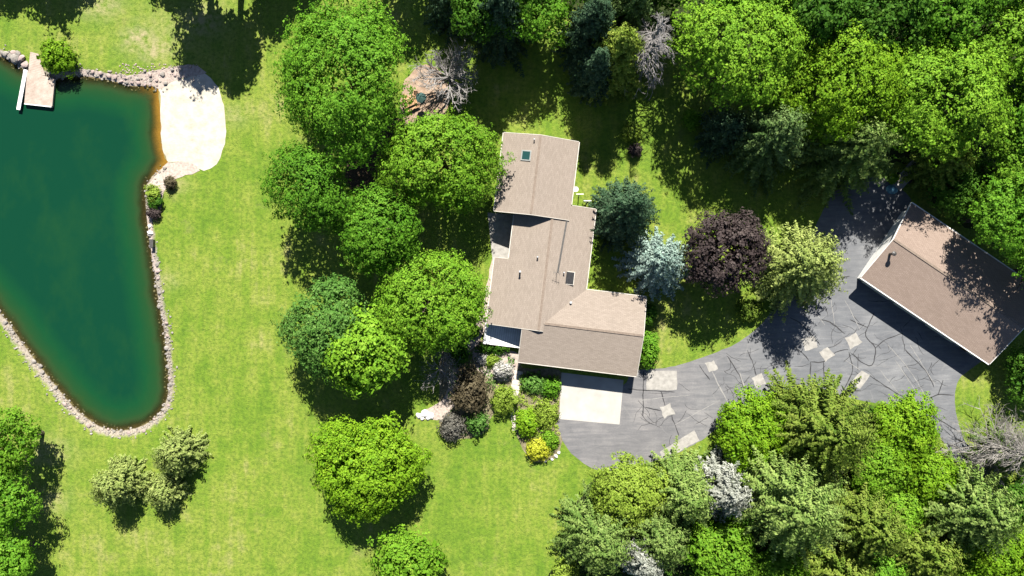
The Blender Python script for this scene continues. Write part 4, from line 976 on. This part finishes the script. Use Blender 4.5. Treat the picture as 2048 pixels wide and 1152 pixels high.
def stone_field(name, items, mats, label=None, seed=1):
    proto = [np.array([v.co[:] for v in me_.vertices]) for me_ in SM[:4]]
    faces = [np.array([p.vertices[:] for p in me_.polygons]) for me_ in SM[:4]]
    rr = np.random.default_rng(seed); V_ = []; F_ = []; k = 0
    xs = np.array([i[0] for i in items]); ys = np.array([i[1] for i in items]); zs = terrain(xs, ys)[0]
    for (x, y, s), z in zip(items, zs):
        j = rr.integers(0, 4); a = rr.uniform(0, 6.28); c_, s_ = math.cos(a), math.sin(a)
        v = proto[j] * np.array([s * rr.uniform(.8, 1.3), s * rr.uniform(.7, 1.1), s * .8]); v = np.stack([v[:, 0] * c_ - v[:, 1] * s_ + x, v[:, 0] * s_ + v[:, 1] * c_ + y, v[:, 2] + z + s * .12], 1)
        V_.append(v); F_.append(faces[j] + k); k += len(v)
    me = bpy.data.meshes.new(name); fill(me, np.vstack(V_), np.vstack(F_)); o = link(name, me, mats); tag(o, label, None, None, 'stuff'); return o
stone_field('shore_gravel', small, M['stone'], 'small pale stones packed along the pond edge')
o = bpy.data.objects['shore_gravel']; o['category'] = 'stones'
gp = [(P(x, y).x, P(x, y).y, random.uniform(.1, .26)) for x, y in [(random.uniform(240, 400), random.uniform(128, 165)) for _ in range(260)] if y < 132 + 40 * abs(x - 330) / 100 + 18]
stone_field('bank_gravel', gp, M['stone2'], 'loose pinkish stones on the bank beside the beach', 2)['category'] = 'stones'
for x, y, s in ((838, 830, 1.0), (850, 826, 1.2), (862, 831, .9), (845, 836, .7), (857, 836, .6)):
    p = P(x, y); put_stone(p.x, p.y, s, 'bright white limestone boulder at the end of the garden path', 'white limestone boulders', LM)
for x, y, s in ((300, 466, .8), (298, 452, .6)):
    p = P(x, y); put_stone(p.x, p.y, s, 'white stone on the narrow shore path', 'white stones on the shore path', LM)
for x, y, s in ((955, 712, .5), (968, 703, .45), (1000, 707, .5), (1018, 709, .5), (1028, 716, .45), (1028, 730, .5), (950, 728, .5), (975, 742, .5), (990, 755, .45), (1020, 756, .5), (935, 690, .6), (925, 688, .6)):
    p = P(x, y); put_stone(p.x, p.y, s, 'pale rough stone laid round the planted terrace', 'stones round the terrace', LM + SM)
for x, y, s in ((1112, 912, .55), (1104, 918, .45), (1118, 905, .4), (1090, 922, .45)):
    p = P(x, y); put_stone(p.x, p.y, s, 'pale edging stone at the tip of the front bed', 'stones at the front bed tip', LM)

# front walk of separate pavers
walk = empty('front_walk', P(1030, 765), 0); tag(walk, 'narrow pale paver walk between the terrace and the garage eave', 'walk')
wp = [P(1037, 742).to_2d(), P(1034, 760).to_2d(), P(1030, 780).to_2d(), P(1026, 800).to_2d(), P(1026, 830).to_2d(), P(1030, 862).to_2d()]
wq = smooth_poly(wp, False, .75)
for i in range(len(wq) - 1):
    a, b2 = wq[i], wq[i + 1]; d_ = (b2 - a); nn = Vector((-d_.y, d_.x)).normalized() * (.62 if i < 5 else .3); o2 = walk.location.to_2d()
    b3 = a + d_ * .93
    MB().prism([a - nn - o2, b3 - nn - o2, b3 + nn - o2, a + nn - o2], -.01, .045 + random.uniform(0, .01)).build('paver', M['paver'], walk)

# ------------------------------------------------------------------ things on the clearing and by the garage
def parts(root, items):
    for nm, bx, mat in items: MB().box(*bx).build(nm, mat, root)
pt = empty('picnic_table', P(822, 208), R(25)); tag(pt, 'tan wooden picnic table with benches on the dirt clearing', 'table')
for i in range(5): parts(pt, [('table_plank', (-1.0, 1.0, -.42 + i * .17, -.27 + i * .17, .70, .74), M['teak'])])
for s_ in (-1, 1):
    parts(pt, [('bench', (-1.0, 1.0, s_ * .78 - .14, s_ * .78 + .14, .41, .45), M['teak'])])
    parts(pt, [('leg', (s_ * .75 - .05, s_ * .75 + .05, -.75, .75, .33, .405), M['teak'])])
    for sy_ in (-1, 1):
        m = MB(); m.tube([(s_ * .75, sy_ * .62, 0), (s_ * .75, sy_ * .25, .70)], .05, 5); m.build('leg', M['teak'], pt)
def chair(px, py, rz, label):
    c_ = empty('garden_chair', P(px, py), rz); tag(c_, label, 'chair', 'wooden chairs on the clearing')
    for i in range(4): parts(c_, [('seat_slat', (-.28, .28, -.28 + i * .14, -.16 + i * .14, .36, .39), M['teak'])])
    for i in range(4): parts(c_, [('back_slat', (-.27 + i * .14, -.15 + i * .14, .28, .31, .36, .95), M['teak'])])
    for a in (-.26, .26):
        for b_ in (-.24, .24): parts(c_, [('leg', (a - .03, a + .03, b_ - .03, b_ + .03, 0, .36), M['teak'])])
        parts(c_, [('armrest', (a - .06, a + .06, -.3, .3, .56, .59), M['teak'])])
chair(812, 196, R(70), 'tan wooden chair at the end of the picnic table'); chair(832, 190, R(-10), 'tan wooden chair between the picnic table and the dirt')
um = empty('patio_umbrella', P(846, 204)); tag(um, 'dark teal patio umbrella standing beside the picnic table', 'umbrella')
m = MB(); m.tube([(0, 0, 0), (0, 0, 2.35)], .03, 6); m.build('pole', M['galv'], um)
m = MB(); k = 8; vs = [(0, 0, 2.4)] + [(0.72 * math.cos(i * math.pi / 4), 0.72 * math.sin(i * math.pi / 4), 2.1) for i in range(8)]
m.add(vs, [(0, i + 1, (i + 1) % 8 + 1) for i in range(8)]); m.build('canopy', M['canvas'], um)
MB().lathe(0, 0, [(.3, 0), (.3, .08), (.08, .12)], 12).build('base', M['metal'], um)

tr = empty('flat_trailer', P(1808, 352), R(48)); tag(tr, 'grey flat trailer parked in the shade at the driveway end', 'trailer')
for i in range(7): parts(tr, [('deck_board', (-2.1, 2.1, -.8 + i * .23, -.59 + i * .23, .55, .60), M['patch'])])
parts(tr, [('frame_rail', (-2.1, 2.1, -.85, -.75, .42, .545), M['metal']), ('frame_rail', (-2.1, 2.1, .75, .85, .42, .545), M['metal']), ('drawbar', (2.1, 3.3, -.05, .05, .42, .5), M['metal'])])
for s_ in (-1, 1):
    m = MB(); m.lathe(0, 0, [(.12, -.1), (.31, -.1), (.33, -.05), (.33, .05), (.31, .1), (.12, .1)], 14)
    w_ = m.build('wheel', M['rubber'], tr); w_.rotation_euler = (R(90), 0, 0); w_.location = (-.2, s_ * .99, .33)
def lump(name, px, py, rx, ry, hz_, mat, label, cat):
    rr = np.random.default_rng(int(px)); bm = bmesh.new(); bmesh.ops.create_icosphere(bm, subdivisions=3, radius=1)
    ds = dirs(9, rr); am = rr.uniform(.6, .95, 9)
    for v in bm.verts:
        nn = v.co.normalized(); s = 1
        for dd, a_ in zip(ds, am):
            dt = nn.dot(Vector(dd))
            if dt > a_: s = min(s, a_ / dt)
        v.co = Vector((v.co.x * rx * s, v.co.y * ry * s, max(v.co.z * s, -.02) * hz_))
    me_ = bpy.data.meshes.new(name); bm.to_mesh(me_); bm.free(); o = link(name, me_, mat, None, P(px, py)); o.location.z = .03; tag(o, label, cat); return o
lump('tarp_bundle', 1784, 378, .9, .7, .7, M['tarp'], 'pale blue tarp bundle beside the flat trailer', 'tarp')
lump('gravel_pile', 1760, 362, .9, .6, .4, M['patch'], 'low grey gravel heap next to the blue tarp', 'gravel')
pot = empty('clay_pot', P(1785, 358)); tag(pot, 'terracotta clay pot between the trailer and the blue tarp', 'pot')
MB().lathe(0, 0, [(.25, 0), (.4, .55), (.46, .56), (.46, .68), (.38, .68), (.34, .5)], 14).build('pot_body', M['terra'], pot)
sh(1785.5, 357.5, 6, 6, G['bright'], 'small green plant growing in the terracotta pot', 1.1)
bx_ = empty('trash_bin', P(307, 487)); tag(bx_, 'dark upright bin on the shore path beside the pond', 'bin')
MB().box(-.22, .22, -.5, .5, 0, .55).build('bin_body', M['metal'], bx_); MB().box(-.25, .25, -.53, .53, .55, .62).build('lid', M['metal'], bx_)
# white posts of the clothes line behind the house
for x, y, lb in ((1157, 392, 'white clothes post closest to the satellite dish'), (1172, 405, 'white clothes post closest to the dark spruce')):
    c_ = empty('clothes_post', P(x, y)); tag(c_, lb, 'post', 'white clothes posts')
    MB().box(-.06, .06, -.06, .06, 0, 1.9).build('post', M['white'], c_); MB().box(-.5, .5, -.05, .05, 1.9, 1.98).build('cross_bar', M['white'], c_)

# low planting that fills the beds
def ground_cover(name, poly_px, mat, n, label, seed, leaf=.16, hh=.28):
    rng = np.random.default_rng(seed); poly = px2(poly_px); xs = [p.x for p in poly]; ys = [p.y for p in poly]
    x = rng.uniform(min(xs), max(xs), n * 3); y = rng.uniform(min(ys), max(ys), n * 3); ok = inside(poly, x, y); x, y = x[ok][:n], y[ok][:n]; n = len(x)
    k = 14; C = np.stack([np.repeat(x, k), np.repeat(y, k), np.zeros(n * k)], 1); dd = dirs(n * k, rng, 0.0); r = np.repeat(rng.uniform(.12, .34, n), k)[:, None]
    C += dd * r * np.array([1, 1, hh / .28]); C[:, 2] += .04 + terrain(C[:, 0], C[:, 1])[0]
    me = leafmesh(name, C, dd + np.array([0, 0, .4]) + rng.normal(scale=.3, size=dd.shape), leaf * rng.uniform(.7, 1.4, n * k), .7, rng)
    add_rnd(me, np.repeat(rng.uniform(.2, .85, n), k) + rng.normal(scale=.1, size=n * k)); o = link(name, me, mat); tag(o, label, 'plants', None, 'stuff'); return o
ground_cover('bed_plants', [(1042, 745), (1120, 752), (1116, 845), (1122, 880), (1108, 912), (1060, 918), (1040, 870), (1036, 800)], G['chartreuse'], 420, 'low mixed green planting filling the front bed', 3)
ground_cover('bed_plants', [(890, 705), (945, 690), (1030, 715), (1018, 770), (985, 825), (960, 870), (905, 870), (900, 800)], G['bluegreen'], 260, 'low green planting round the bronze shrub and terrace', 4)
ground_cover('weeds', [(1195, 945), (1300, 930), (1420, 905), (1450, 860), (1560, 800), (1700, 805), (1800, 825), (1890, 930), (2000, 1030), (2100, 1140), (2100, 1250), (1160, 1250), (1150, 1060)], G['deep'], 3000, 'dark undergrowth between the conifers of the front grove', 5, .3, .45)
